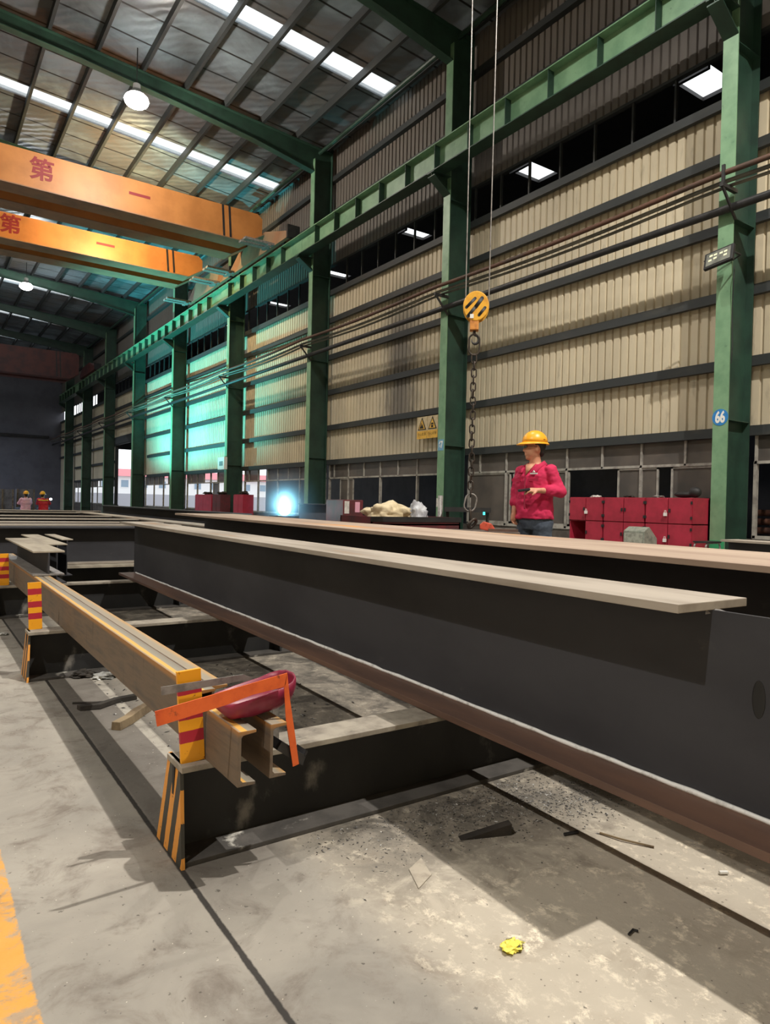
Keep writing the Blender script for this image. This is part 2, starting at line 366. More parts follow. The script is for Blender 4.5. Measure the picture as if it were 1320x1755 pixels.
# roof
bm = B(); edges = [Y0-.1]
for a, b in SKY: edges += [a, b]
edges.append(Y1+.1)
for k in range(0, len(edges), 2):
    a, b = edges[k], edges[k+1]
    prism(bm, [(9.95, a, roofz(9.95)), (-.6, a, roofz(-.6)), (-.6, a, roofz(-.6)+.12), (9.95, a, roofz(9.95)+.12)], (0, b-a, 0))
for a, b in SKY:
    prism(bm, [(9.95, a, roofz(9.95)), (9.62, a, roofz(9.62)), (9.62, a, roofz(9.62)+.12), (9.95, a, roofz(9.95)+.12)], (0, b-a, 0))
prism(bm, [(-.6, Y0-.1, roofz(-.6)), (XL-.1, Y0-.1, roofz(XL-.1)), (XL-.1, Y0-.1, roofz(XL-.1)+.12), (-.6, Y0-.1, roofz(-.6)+.12)], (0, Y1-Y0+.2, 0))
struct('ceiling', bm, foilm)
for k, (a, b) in enumerate(SKY[1:]):
    bm = B(); prism(bm, [(9.64, a, roofz(9.64)+.03), (-.6, a, roofz(-.6)+.03), (-.6, a, roofz(-.6)+.04), (9.64, a, roofz(9.64)+.04)], (0, b-a, 0))
    struct('window_%d' % (k+1), bm, skym)
# adjoining bay seen through the strip windows
dark = M('adjoining_roof', lin(60, 58, 58), lin(48, 46, 46), 1)
bm = B(); edges = [Y0]; ASK = [(9.2, 10.1), (14.9, 15.7), (21.2, 21.8), (27.2, 27.8), (33.3, 33.9), (39.4, 40)]
for a, b in ASK: edges += [a, b]
edges.append(48)
for k in range(0, len(edges), 2): box(bm, 9.9, 22.2, edges[k], edges[k+1], 11.5, 11.6)
for a, b in ASK: box(bm, 9.9, 14.1, a, b, 11.5, 11.6); box(bm, 16.5, 22.2, a, b, 11.5, 11.6); box(bm, 15.2, 15.3, a, b, 11.4, 11.55)
struct('ceiling_adjoining', bm, dark)
bm = B(); box(bm, 22, 22.2, Y0, 48, 0, 11.5); box(bm, 9.9, 22.2, Y0-.1, Y0, 0, 11.5); box(bm, 9.9, 22.2, 48, 48.1, 4.3, 11.6); struct('wall_adjoining', bm, M('adjoining_wall', lin(66, 68, 78), lin(54, 56, 66), 1))

# window strips: frames and panes
LOW = {0: ([(5.33, 6.28), (6.5, 7.26), (8.28, 8.9), (8.95, 9.68), (9.75, 11.0)], 'mix'), -1: ([(2.9, 3.6), (4.55, 4.98)], 'mix')}
wn = 20
def low_window(y0, y1, lower, upper_skip=()):
    global wn
    bm = B(); xf0, xf1 = 9.66, 9.72
    for z0, z1 in ((.64, .69), (1.69, 1.73), (2.1, 2.14)): box(bm, xf0, xf1, y0, y1, z0, z1)
    ys = []; y = y0
    while y < y1-.2: ys.append(y); y += .765
    ys.append(y1-.04)
    for k, yy in enumerate(ys):
        box(bm, xf0, xf1, yy, yy+.035, 1.7, 2.12)
        if k % 2 == 0 or k == len(ys)-1: box(bm, xf0, xf1, yy, yy+.045, .65, 1.71)
    w = struct('window_%d' % wn, bm, aluminium); wn += 1
    bm = B()
    for k in range(len(ys)-1):
        if k in upper_skip: continue
        box(bm, 9.69, 9.695, ys[k]+.035, ys[k+1], 1.73, 2.1)
    for a, b in lower: box(bm, 9.695, 9.70, a, b, .69, 1.69)
    if len(bm.faces): struct('glass', bm, glassm, w)
    else: bm.free()
    bm = B()
    for a, b in lower:
        for q in (a, b-.03): box(bm, 9.675, 9.705, q, q+.03, .69, 1.69)
        box(bm, 9.675, 9.705, a, b, 1.66, 1.69); box(bm, 9.675, 9.705, a, b, .69, .73)
    if len(bm.faces): struct('sash', bm, aluminium, w)
    else: bm.free()
low_window(2.4, 5.0, [(3.0, 3.8), (4.0, 4.45)])
low_window(5.26, 11.0, [(5.33, 6.28), (6.5, 7.26), (8.28, 8.9), (8.95, 9.68), (9.75, 10.95)])
low_window(11.24, 16.9, [(15.6, 16.3)])
low_window(17.13, 22.9, [(17.2, 17.9)], (5,))
low_window(23.2, 29.1, [(25.4, 26.0)], (1, 3, 4))
low_window(29.4, 35.5, [], (2, 3))
low_window(41.9, 47.9, [], (1, 2, 3, 4, 5))
low_window(48.1, 54, [], ())
for i in range(-1, 8):
    y0 = (YS[i] if i >= 0 else -1)+.12; y1 = (YS[i+1] if i >= 0 else YS[0])-.12
    bm = B(); y = y0+.35
    while y < y1: box(bm, 9.68, 9.73, y, y+.035, 6.95, 7.74); y += .77
    for z in (6.93, 7.70): box(bm, 9.66, 9.75, y0-.12, y1+.12, z, z+.05)
    struct('window_%d' % wn, bm, girtm); wn += 1
# door opening out to the yard
bm = B(); box(bm, 9.6, 9.76, 35.9, 36.05, 0, 4.15); box(bm, 9.6, 9.76, 41.5, 41.65, 0, 4.15); box(bm, 9.55, 9.8, 35.9, 41.65, 4.1, 4.5)
struct('door_1', bm, girtm)

# girts
for k, zt in enumerate((2.22, 3.19, 4.18, 5.17, 6.2, 6.98)):
    bm = B(); prism(bm, [(9.58, -1, zt), (9.70, -1, zt), (9.70, -1, zt-.012), (9.592, -1, zt-.012), (9.592, -1, zt-.128), (9.66, -1, zt-.128), (9.66, -1, zt-.14), (9.58, -1, zt-.14)], (0, (36.0 if zt < 4 else 60.9), 0))
    if zt < 4: prism(bm, [(9.58, 41.7, zt), (9.70, 41.7, zt), (9.70, 41.7, zt-.14), (9.58, 41.7, zt-.14)], (0, 12, 0))
    tag(obj('wall_girt', bm, girtm), '%s steel girt counted up from the windows along the corrugated wall' % ORD[k], 'girt', 'girts of the corrugated wall')
for k, zt in enumerate((9.2, 10.15)):
    bm = B(); box(bm, 9.58, 9.70, -1, 59.9, zt-.14, zt)
    tag(obj('wall_girt', bm, girtm), ['lower', 'upper'][k]+' dark girt on the dimmed sheets above the runway girder', 'girt', 'girts of the corrugated wall')

# columns
def column(i):
    y, n = YS[i], NUM[i]
    lab = {66: 'green steel column with round blue 66 disc, tallest at the right', 67: 'green steel column with blue 67 plate beside the warning signs'}.get(n, 'green steel column, %s one along the wall from the 66 disc' % ORD[i])
    t = thing('steel_column', lab, 'column', (9.0, y, 0), 0, 'steel columns along the wall')
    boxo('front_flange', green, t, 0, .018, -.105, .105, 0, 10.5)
    boxo('back_flange', shade_green, t, .552, .57, -.105, .105, 0, 10.9)
    boxo('web', shade_green, t, .018, .552, -.006, .006, 0, 10.7)
    for z in (.35, 2.25, 4.95, 7.3): boxo('stiffener', shade_green, t, .02, .55, -.1, .1, z, z+.012)
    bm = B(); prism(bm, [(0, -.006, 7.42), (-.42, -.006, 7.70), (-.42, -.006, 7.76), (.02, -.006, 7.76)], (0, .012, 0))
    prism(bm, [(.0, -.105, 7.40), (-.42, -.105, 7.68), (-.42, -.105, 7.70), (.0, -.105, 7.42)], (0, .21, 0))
    box(bm, -.44, .02, -.11, .11, 7.745, 7.765); obj('corbel', bm, shade_green, t)
    boxo('base_plate', shade_green, t, -.02, .6, -.12, .12, 0, .025)
    if n == 66:
        bm = B(); bmesh.ops.create_cone(bm, cap_ends=True, segments=36, radius1=.112, radius2=.112, depth=.004, matrix=Matrix.Translation((-.003, 0, 2.29)) @ Matrix.Rotation(PI/2, 4, 'Y'))
        d = obj('number_disc', bm, blue, t); text('digits', '66', white, .185, Matrix.Translation((9.0-.006, y, 2.285)) @ FACE_W @ Matrix.Diagonal((.74, 1.12, 1, 1)), d, bold=.007)
        boxo('base_patch', M('bright_green', lin(50, 150, 100)), t, -.004, 0, -.105, .105, .35, .62)
    if n == 67:
        d = boxo('number_plate', M('pale_blue', lin(110, 160, 190)), t, -.004, 0, -.09, .09, 2.15, 2.38)
        text('digits', '67', white, .17, Matrix.Translation((9.0-.006, y, 2.265)) @ FACE_W @ Matrix.Diagonal((.72, 1.15, 1, 1)), d, bold=.006)
        boxo('notice', whitep, t, -.004, 0, -.095, .1, .98, 1.16)
    return t
for i in range(9): column(i)

# runway girders with stiffeners each metre
for i in range(-1, 8):
    y0 = YS[i] if i >= 0 else -1.0; y1 = YS[i+1]
    nm = 'between columns 66 and 67' if i == 0 else ('right of column 66, running out of view' if i < 0 else 'in the %s bay along the wall from column 66' % ORD[i])
    t = thing('runway_girder', 'green crane runway girder '+nm, 'girder', (8.71, y0, 7.765), 0, 'crane runway girders')
    L = y1-y0-.01
    boxo('bottom_flange', shade_green, t, -.15, .15, 0, L, 0, .02); boxo('top_flange', green, t, -.16, .16, 0, L, .50, .52)
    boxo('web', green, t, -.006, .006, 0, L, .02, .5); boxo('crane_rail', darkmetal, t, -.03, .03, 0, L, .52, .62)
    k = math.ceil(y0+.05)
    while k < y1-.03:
        boxo('stiffener', shade_green, t, -.145, -.006, k-y0-.006, k-y0+.006, .02, .5); k += 1

# rafters
for i in range(-1, 9):
    y = YS[i] if i >= 0 else -1.0
    t = thing('roof_rafter', 'dark green tapered roof rafter, %s from the camera' % ORD[i+1], 'rafter', (9.57, y, 0), 0, 'roof rafters')
    pb = [(9.0, 10.14), (7.2, 10.46), (5.16, 10.70), (3.0, 10.92), (1.4, 11.04), (-.6, 11.12)]
    top = lambda x: roofz(x)-.21
    bm = B()
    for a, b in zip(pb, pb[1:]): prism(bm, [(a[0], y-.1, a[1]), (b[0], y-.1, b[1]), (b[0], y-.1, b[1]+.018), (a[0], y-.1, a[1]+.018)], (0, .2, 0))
    obj('bottom_flange', bm, shade_green, t, world=True)
    bm = B(); prism(bm, [(x, y-.005, z) for x, z in pb]+[(-.6, y-.005, top(-.6)), (9.57, y-.005, top(9.57)), (9.57, y-.005, 10.14)], (0, .01, 0)); obj('web', bm, shade_green, t, world=True)
    bm = B(); prism(bm, [(9.57, y-.1, top(9.57)-.015), (-.6, y-.1, top(-.6)-.015), (-.6, y-.1, top(-.6)), (9.57, y-.1, top(9.57))], (0, .2, 0)); obj('top_flange', bm, shade_green, t, world=True)
# purlins
for k in range(11):
    x = 9.5-k*1.022 if k else 9.42
    z = roofz(x)
    bm = B(); prism(bm, [(x-.035, Y0+.1, z-.005), (x+.035, Y0+.1, z-.005), (x+.035, Y0+.1, z-.205), (x-.035, Y0+.1, z-.205)], (0, Y1-Y0-.2, 0))
    tag(obj('roof_purlin', bm, girtm), 'dark roof purlin, %s counted from the corrugated wall' % ORD[k], 'purlin', 'roof purlins')
# eave strut pipe
bm = B(); tube(bm, [(9.2, -1, 10.72), (9.2, 59.9, 10.72)], .05); tag(obj('eave_strut', bm, shade_green), 'thin green eave strut tight under the roof along the wall', 'strut')
for k, (px, pz, r, m, dsc) in enumerate(((8.72, 5.46, .038, pipe_rust, 'rusty brown service pipe, outermost and highest on the brackets'), (8.80, 5.38, .030, pipe_grey, 'pale grey service pipe next to the rusty one on the brackets'),
                              (8.88, 5.345, .024, pipe_grey, 'thin grey conduit nearest the columns on the brackets'), (8.92, 5.06, .056, darkmetal, 'thick dark pipe passing just below the pipe brackets'))):
    bm = B(); pts = []
    for q in range(0, 121):
        yy = -1+q*.5; ph = min(abs(yy-c) for c in YS)
        sag = 0 if k == 3 else .05*math.sin(min(ph, 3)/3*PI/2)*(1+.25*k)
        pts.append((px, yy, pz-sag))
    tube(bm, pts, r, 8); tag(obj('service_pipe', bm, m, smooth_=True), dsc, 'pipe', 'service pipes along the wall')
for i in range(9):
    y = YS[i]-.13
    t = thing('pipe_bracket', 'dark angle bracket holding pipes on the %s column along the wall' % ORD[i], 'bracket', (9.0, y, 5.0), 0, 'pipe brackets')
    boxo('arm', darkmetal, t, -.36, .0, -.025, .025, .26, .31)
    bm = B(); tube(bm, [(-.33, 0, .27), (0, 0, -.08)], .022, 6); obj('strut', bm, darkmetal, t)
    boxo('post', darkmetal, t, -.33, -.30, -.02, .02, .3, .55) if i == 0 else None

# ------------------------------------------------------------------ cranes
def crane(y, xe, zb, h, gap, lab, m, m2, txt):
    t = thing('overhead_crane', lab, 'crane', (8.71, y, 8.39))
    for s, yy in enumerate((y, y+gap)):
        bm = B(); prism(bm, [(xe, yy, zb+.32), (xe-.5, yy, zb), (-10.0, yy, zb), (-10.0, yy, zb+h), (xe-.15, yy, zb+h), (xe, yy, zb+h-.12)], (0, .5, 0)); g = obj('girder', bm, m, t, world=True)
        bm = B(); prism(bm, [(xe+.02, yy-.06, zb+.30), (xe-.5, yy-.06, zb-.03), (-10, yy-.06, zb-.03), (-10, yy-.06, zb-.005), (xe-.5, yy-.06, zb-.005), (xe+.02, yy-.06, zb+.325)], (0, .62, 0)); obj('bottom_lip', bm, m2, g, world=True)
        if s == 0:
            bm = B()
            for q in (.95, 1.15): prism(bm, [(xe-q, yy-.01, zb+.02), (xe-q-.06, yy-.01, zb+.02), (xe-q-.12, yy-.01, zb+h), (xe-q-.06, yy-.01, zb+h)], (0, .009, 0))
            obj('cable_stripe', bm, darkmetal, g, world=True)
            for ch, x in txt:
                text('lettering', ch, M('crane_lettering', lin(130, 34, 40)), .58, Matrix.Translation((x, yy-.004, zb+h*.52)) @ FACE_S, g, bold=.014)
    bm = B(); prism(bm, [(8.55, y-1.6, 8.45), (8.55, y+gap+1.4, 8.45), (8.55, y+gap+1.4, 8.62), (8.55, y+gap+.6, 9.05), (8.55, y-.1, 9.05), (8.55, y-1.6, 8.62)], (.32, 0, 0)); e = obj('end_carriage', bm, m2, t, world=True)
    bm = B(); box(bm, 8.52, 8.9, y-1.68, y-1.6, 8.42, 8.78); obj('buffer', bm, darkmetal, e, world=True)
    for yy in (y-1.1, y+gap+1.0):
        bm = B(); bmesh.ops.create_cone(bm, cap_ends=True, segments=20, radius1=.16, radius2=.16, depth=.1, matrix=Matrix.Translation((8.71, yy, 8.55)) @ Matrix.Rotation(PI/2, 4, 'Y')); obj('wheel', bm, darkmetal, e, world=True)
    if m is cranem:
        for yy in (y-.9, y+gap+.9):
            bm = B(); box(bm, 7.6, 8.5, yy, yy+.2, 8.4, 8.46); box(bm, 7.6, 8.5, yy+.28, yy+.48, 8.4, 8.46); box(bm, 8.3, 8.4, yy, yy+.48, 8.36, 8.4); obj('walkway', bm, greysteel, t, world=True)
    return t
crane(19.2, 8.5, 8.66, .90, 1.2, 'orange double girder overhead crane nearest the camera, red lettering upper left', cranem, craned, (('第', 2.55), ('一', 4.93)))
crane(23.5, 8.2, 8.70, .76, 1.1, 'orange overhead crane with glowing lit face behind the nearest crane', cranem, craned, (('第', 2.3), ('一', 5.0)))
crane(44.0, 8.0, 8.0, 1.5, 1.3, 'dark maroon overhead crane at the far end of the hall', maroond, maroond, ())

# ------------------------------------------------------------------ lights
def lamp_point(loc, power, col, r=.12):
    L = bpy.data.lights.new('bulb', 'POINT'); L.energy = power; L.color = col; L.shadow_soft_size = r
    o = bpy.data.objects.new('bulb', L); C.objects.link(o); o.location = loc; return o
shade_em = Emit('lamp_lens', (1, .93, .84, 1), 60)
def highbay(loc, power, col, lab, cut=True):
    x, y, z = loc
    t = thing('high_bay_lamp', lab, 'lamp', (x, y, z), 0, 'high bay lamps')
    zc = -.13 if cut else .06
    bm = B(); loft(bm, [(0, 0, zc, .26, .26, 0), (0, 0, .16, .2, .2, 0), (0, 0, .3, .09, .09, 0), (0, 0, .42, .08, .08, 0)], 24, False); obj('lamp_shade', bm, M('shade_alu', lin(150, 150, 150)), t)
    bm = B(); tube(bm, [(0, 0, .42), (0, 0, roofz(x)-z-.2)], .012, 6); obj('hanger_rod', bm, darkmetal, t)
    bm = B(); ell(bm, (0, 0, .06), (.19, .19, .05) if cut else (.27, .27, .16)); obj('lens', bm, shade_em, t, smooth_=True)
    b = lamp_point((0, 0, -.02 if cut else -.14), power, col, .07 if cut else .12); b.parent = t
    return t
W1 = (1, .95, .87)
highbay((4.6, 6.3, 10.2), 800, W1, 'high bay lamp under the roof in front of the warning wall bay')
highbay((4.7, -.6, 10.2), 4500, W1, 'high bay lamp above the near beams, overhead of the camera')
highbay((-5.4, .4, 10.2), 2500, W1, 'high bay lamp above the aisle, overhead left of the camera')
highbay((4.05, 16.2, 9.95), 1000, (1, .9, .78), 'glaring high bay lamp under the roof above the orange cranes', False)
highbay((-5.4, 16.5, 10.2), 1000, W1, 'high bay lamp over the left side beside the nearest crane')
highbay((-5.4, 34, 10.2), 2200, (.82, .9, 1), 'added lamp out of view over the left side, brightening the far hall')  # unseen fill lamp, added to lift the far hall
highbay((-5.4, 50, 10.2), 4500, (.7, .8, 1), 'added lamp out of view over the left side, brightening the end wall')  # unseen lamp put in to brighten the end wall
highbay((3.95, 33.8, 10.1), 500, (.9, .95, 1), 'small bright high bay lamp far down the hall beneath a skylight row', False)
t = thing('crane_work_lamp', 'work lamp fixed behind the nearest orange crane girder', 'lamp', (5.0, 21.4, 9.15))
bm = B(); box(bm, -.15, .15, -.46, -.3, .0, .25); obj('housing', bm, darkmetal, t)
b = lamp_point((0, .0, -.12), 700, (1, .78, .42), .1); b.parent = t
# welding arcs
arcm = Emit('arc_white', (.5, .88, 1, 1), 40); 
def arc(loc, r, power, col, lab, pr=.05):
    bm = B(); ell(bm, (0, 0, 0), (r, r, r)); o = obj('welding_arc', bm, arcm, smooth_=True); o.location = loc; tag(o, lab, 'welding arc', 'welding arcs')
    b = lamp_point((0, 0, r+.06), power, col, pr); b.parent = o; return o
arc((4.62, 9.4, .90), .095, 8, (.35, .75, 1), 'dazzling blue white welding arc above the near beams')
arc((5.05, 33.6, .9), .05, 40, (.3, .6, 1), 'small blue welding arc beside the crouching welders far away')
ar = arc((3.2, 28.8, .30), .012, 5, (.2, .85, .85), 'welding arc hidden low behind the long beams, tinting the wall teal')
L = bpy.data.lights.new('arc_flash', 'SPOT'); L.energy = 11500; L.color = (.11, .74, .76); L.spot_size = 1.85; L.spot_blend = .6; L.shadow_soft_size = .03
lo = bpy.data.objects.new('arc_flash', L); C.objects.link(lo); lo.parent = ar; lo.location = (0, 0, .03)
lo.rotation_euler = (Vector((9.2, 28.2, 4.9))-Vector((3.2, 28.8, .33))).to_track_quat('-Z', 'Y').to_euler()
def mat_halo():
    m = bpy.data.materials.new('arc_halo'); nt = NT(m); v = nt.n('ShaderNodeVolumeScatter'); v.inputs[0].default_value = (.3, .65, 1, 1)
    p = nt.n('ShaderNodeTexCoord').outputs['Object']; ln = nt.n('ShaderNodeVectorMath', operation='LENGTH'); nt.l(p, ln.inputs[0])
    f = smooth(nt, ln.outputs['Value'], .62, .0); nt.l(mth(nt, 'ADD', mth(nt, 'MULTIPLY', mth(nt, 'POWER', f, 5), 5), mth(nt, 'MULTIPLY', f, .5)), v.inputs['Density'])
    o = nt.n('ShaderNodeOutputMaterial'); nt.l(v.outputs[0], o.inputs['Volume']); return m
bm = B(); ell(bm, (0, 0, 0), (.62, .62, .62), None, 24, 16); o = obj('arc_halo', bm, mat_halo()); o.location = (4.62, 9.4, 1.0); tag(o, 'added bluish haze volume giving the dazzling arc its halo', 'glow volume', None, 'stuff')  # haze sphere added to make the blue glow around the arc

# ------------------------------------------------------------------ world
w = bpy.data.worlds.new('sky'); bpy.context.scene.world = w; w.use_nodes = True
w.node_tree.nodes['Background'].inputs[0].default_value = (.93, .97, 1, 1); w.node_tree.nodes['Background'].inputs[1].default_value = 1.7
#@@PART2@@
# ------------------------------------------------------------------ steel on the floor
def hbeam(lab, loc, rotz, L, h, b, tf, tw, mt, mw, mb, group=None, name='steel_beam', y0t=0.0, y0w=0.0, ribs=()):
    """welded H-beam along local +Y; y0t / y0w pull the top flange or the web back from the near end"""
    t = thing(name, lab, 'steel beam', loc, rotz, group)
    boxo('bottom_flange', mb, t, -b/2, b/2, 0, L, 0, tf, bevel=.002)
    boxo('web', mw, t, -tw/2, tw/2, y0w, L, tf, h-tf)
    boxo('top_flange', mt, t, -b/2, b/2, y0t, L, h-tf, h, bevel=.002)
    for q in ribs: boxo('stiffener', mw, t, -b/2+.01, b/2-.01, q, q+.012, tf, h-tf)
    return t
weldglint = M('weld_glint_white', lin(244, 244, 242), lin(190, 188, 184), 30, .5, .75, .5)  # bead whitened: light reflecting off the weld is put into the colour
bw = dict(mt=dusty, mw=blacksteel, mb=rusty)
# long welded beam in front
t = hbeam('long black welded H-beam in the foreground with dusty tan top flange', (1.60, -.9, .265), -.0245, 7.8, .515, .295, .022, .012, dusty, blacksteel, rusty, y0t=1.84)
bm = B()
rs = random.Random(3)
for sx in (-1,):
    pts = [(sx*.012, .02+q*.06, .026+rs.uniform(-.001, .002)) for q in range(129)]
    tube(bm, pts, [rs.uniform(.006, .0085) for _ in pts], 6)
obj('weld_bead', bm, weldglint, t, smooth_=True)
bm = B(); tube(bm, [(.0, 1.80, .487), (.01, 1.83, .482), (0, 1.86, .486)], [.005, .013, .009], 8); obj('weld_bead', bm, greysteel, t)
bm = B(); ell(bm, (-.0065, 1.72, .30), (.0012, .016, .045)); obj('slot', bm, blackp, t, smooth_=True)
# second wide girder behind
hbeam('wide black plate girder with rust orange top behind the foreground beam', (2.42, -.6, .27), -.064, 8.9, .57, .74, .022, .016, M('rust_orange_top', lin(180, 160, 142), lin(156, 134, 118), 5, .35, .7, .8, 0, stretch=(1, .15, 1), c3=lin(214, 148, 70), s3=2.2, lo3=.58, hi3=.72), blacksteel, rusty)
# beam resting right of column 66
hbeam('dark beam with pale edge at the far right in front of column 66', (6.35, .2, .2), 0, 3.3, .55, .3, .02, .014, dusty, blacksteel, blacksteel)
# beam 3
hbeam('long dark beam at eye level beyond the arc, running back along the hall', (4.16, 9.9, .265), 0, 9.4, .55, .32, .02, .014, blacksteel, blacksteel, blacksteel)
hbeam('long dark beam with thin bright edge between the cross girders and the arc', (3.28, 8.6, .265), 0, 8.6, .405, .32, .02, .014, dusty, blacksteel, blacksteel)
# cross girders at the back left
for k, (yy, x0, x1) in enumerate(((8.3, -1.0, 2.35), (9.05, -1.2, 2.9), (10.0, -1.2, 2.95), (11.5, -1.4, 3.0), (13.3, -1.5, 3.0), (16.2, -1.6, 3.0), (18.4, -1.6, 3.9))):
    hbeam('dark cross girder laid across the trestles, %s in the row behind the short beams' % ORD[k], (x1, yy, .265), PI/2, x1-x0, .41, .30, .016, .012, dusty if k else blacksteel, blacksteel, dusty, 'cross girders at the back left', 'cross_girder')
# short H-beams stacked on the channels
pale = M('pale_dusty_steel', lin(176, 166, 148), lin(146, 136, 122), 6, .35, .7, .8, 0, stretch=(1, .2, 1))
hbeam('short H-beam with pale top lying on the pair of channels', (.80, 5.35, .442), .0, 1.75, .175, .205, .012, .01, pale, blacksteel, greysteel, 'short beams at the left')
hbeam('short H-beam with pale top standing close behind the one on the channels', (1.02, 6.4, .262), 0, 1.7, .338, .16, .01, .008, pale, blacksteel, blacksteel, 'short beams at the left')
hbeam('short H-beam with narrow pale top, farthest of the three short beams', (1.20, 7.0, .262), .0, 1.0, .345, .10, .01, .008, pale, blacksteel, blacksteel, 'short beams at the left')

# trestles
stripe_plate = None
def plate_mat():
    m = bpy.data.materials.new('hazard_stripes'); nt = NT(m); v = coords(nt); sx = nt.n('ShaderNodeSeparateXYZ'); nt.l(v, sx.inputs[0])
    q = mth(nt, 'ADD', mth(nt, 'MULTIPLY', sx.outputs[1], 1.0), mth(nt, 'MULTIPLY', sx.outputs[2], .15)); n1 = noi(nt, v, 30, 5)
    q = mth(nt, 'ADD', q, mth(nt, 'MULTIPLY', mth(nt, 'SUBTRACT', n1, .5), .008))
    f = mth(nt, 'FRACT', mth(nt, 'DIVIDE', mth(nt, 'ADD', q, 1.03), .074))
    col = mixc(nt, mth(nt, 'GREATER_THAN', f, .5), lin(222, 150, 62), lin(58, 56, 50))
    col = mixc(nt, smooth(nt, noi(nt, v, 55, 6, .7), .62, .68), col, lin(70, 52, 38)); finish(nt, col, .55); return m
hz = plate_mat()
basem = M('sooty_base_flange', lin(84, 80, 76), lin(62, 59, 56), 9, .35, .7, .85, 0, bump=.3, c3=lin(214, 210, 200), s3=8, lo3=.62, hi3=.74)
SUP = [1.935, 4.22, 6.45]
for k, yy in enumerate(SUP):
    t = thing('trestle', ['nearest black trestle with black and yellow striped end plate', 'second black trestle with striped end plate behind the nearest', 'third black trestle at the left edge under the channels'][k], 'trestle', ((.61, .515, .56)[k], yy, 0), 0, 'trestles under the beams')
    L = 3.9
    boxo('top_flange', dustyb, t, .01, L, -.075, .06, .245, .262, bevel=.002)
    boxo('web', supportsteel, t, .01, L, -.008, .008, .012, .245)
    boxo('base_flange', basem, t, .01, L, -.11, .11, 0, .014, bevel=.002)
    bm = B(); prism(bm, [(0.0, -.118, 0), (0.0, .11, 0), (.016, .065, .262), (.016, -.04, .262)], (.01, 0, 0)); obj('end_plate', bm, hz, t)
    for q in (1.5, 2.9):
        bm = B(); prism(bm, [(q, -.1, .014), (q, -.008, .014), (q, -.008, .245), (q, -.06, .245)], (.012, 0, 0)); obj('stiffener', bm, supportsteel, t)
t = thing('trestle', 'fourth trestle with broad pale top beneath the first cross girder', 'trestle', (.9, 8.25, 0), 0, 'trestles under the beams')
boxo('top_flange', pale, t, 0, 3.3, -.3, .3, .24, .262); boxo('web', supportsteel, t, 0, 3.3, -.008, .008, .014, .24); boxo('base_flange', supportsteel, t, 0, 3.3, -.2, .2, 0, .014)
for k, (x, y_, L, rz_) in enumerate(((-.7, 8.75, 10.2, PI/2), (1.9, 8.75, 10.2, PI/2), (2.95, 10.6, 2.0, 0), (2.95, 15.2, 2.0, 0))):
    t = thing('trestle', ['low dark rail beam under the left ends of the cross girders', 'low dark rail beam under the right ends of the cross girders', 'low dark trestle under the beams beyond the arc, nearer one', 'low dark trestle under the beams beyond the arc, farther one'][k], 'trestle', (x, y_, 0), rz_, 'trestles under the beams')
    boxo('top_flange', supportsteel, t, 0, L, -.1, .1, .24, .262); boxo('web', supportsteel, t, 0, L, -.008, .008, .014, .24); boxo('base_flange', supportsteel, t, 0, L, -.1, .1, 0, .014)
t = thing('arc_light_block', 'added unseen beam blocking the light of the hidden teal arc from the low wall', 'steel beam', (3.56, 26.4, 0)); boxo('web', blacksteel, t, -.01, .01, 0, 5.2, .02, .43); boxo('bottom_flange', blacksteel, t, -.1, .1, 0, 5.2, 0, .02); boxo('top_flange', blacksteel, t, -.04, .04, 0, 5.2, .43, .44)  # unseen beam added to block the arc's light from the low wall

# pair of long channels
def channel(x, yy, z, L, h, w, lab, grp, cm=None):
    b = B(); prism(b, [(0, 0, 0), (w, 0, 0), (w, 0, .008), (.014, 0, .012), (.009, 0, .018), (.009, 0, h-.018), (.014, 0, h-.012), (w, 0, h-.008), (w, 0, h), (0, 0, h)], (0, L, 0))
    o = obj('steel_channel', b, cm or chanm, bevel=.0015); o.location = (x, yy, z); return tag(o, lab, 'steel channel', grp)
channel(.697, 1.655, .263, .30, .144, .05, 'short rusty channel end under the maroon scoop, left one', 'short channel ends', chans)
channel(.793, 1.668, .263, .29, .144, .048, 'short rusty channel end under the maroon scoop, right one', 'short channel ends', chant)
channel(.697, 1.97, .263, 5.6, .176, .055, 'long rusty channel with a yellow stripe running back behind the striped stop plate', 'long paired channels').rotation_euler = (0, 0, -.002)
channel(.7535, 2.0, .263, 5.6, .176, .05, 'long rusty channel lying right alongside the one with the yellow stripe', 'long paired channels', chanp).rotation_euler = (0, 0, -.002)

# striped posts
ye, rd = lin(240, 164, 26), lin(176, 36, 54)
postm = mat_bands('red_yellow_bands', (2, 0, .26), [(0, ye), (.22, rd), (.35, ye), (.47, rd), (.60, ye), (.745, rd), (.875, ye)], lin(120, 60, 40))
for k, (x, yy, lean) in enumerate(((.662, 1.895, -.06), (.572, 4.24, -.03), (.632, 6.44, -.02))):
    t = obj('striped_post', (lambda b: (prism(b, [(-.034, -.006, 0), (.034, -.006, 0), (.032, -.006, .262), (-.036, -.006, .262)], (0, .012, 0)), b)[1])(B()), postm, bevel=.001)
    t.location = (x, yy, .262); t.rotation_euler = (0, lean, 0)
    tag(t, ['red and yellow banded stop plate on the nearest trestle', 'red and yellow banded stop plate on the second trestle', 'red and yellow banded stop plate cut by the left picture edge'][k], 'stop post', 'striped stop posts')

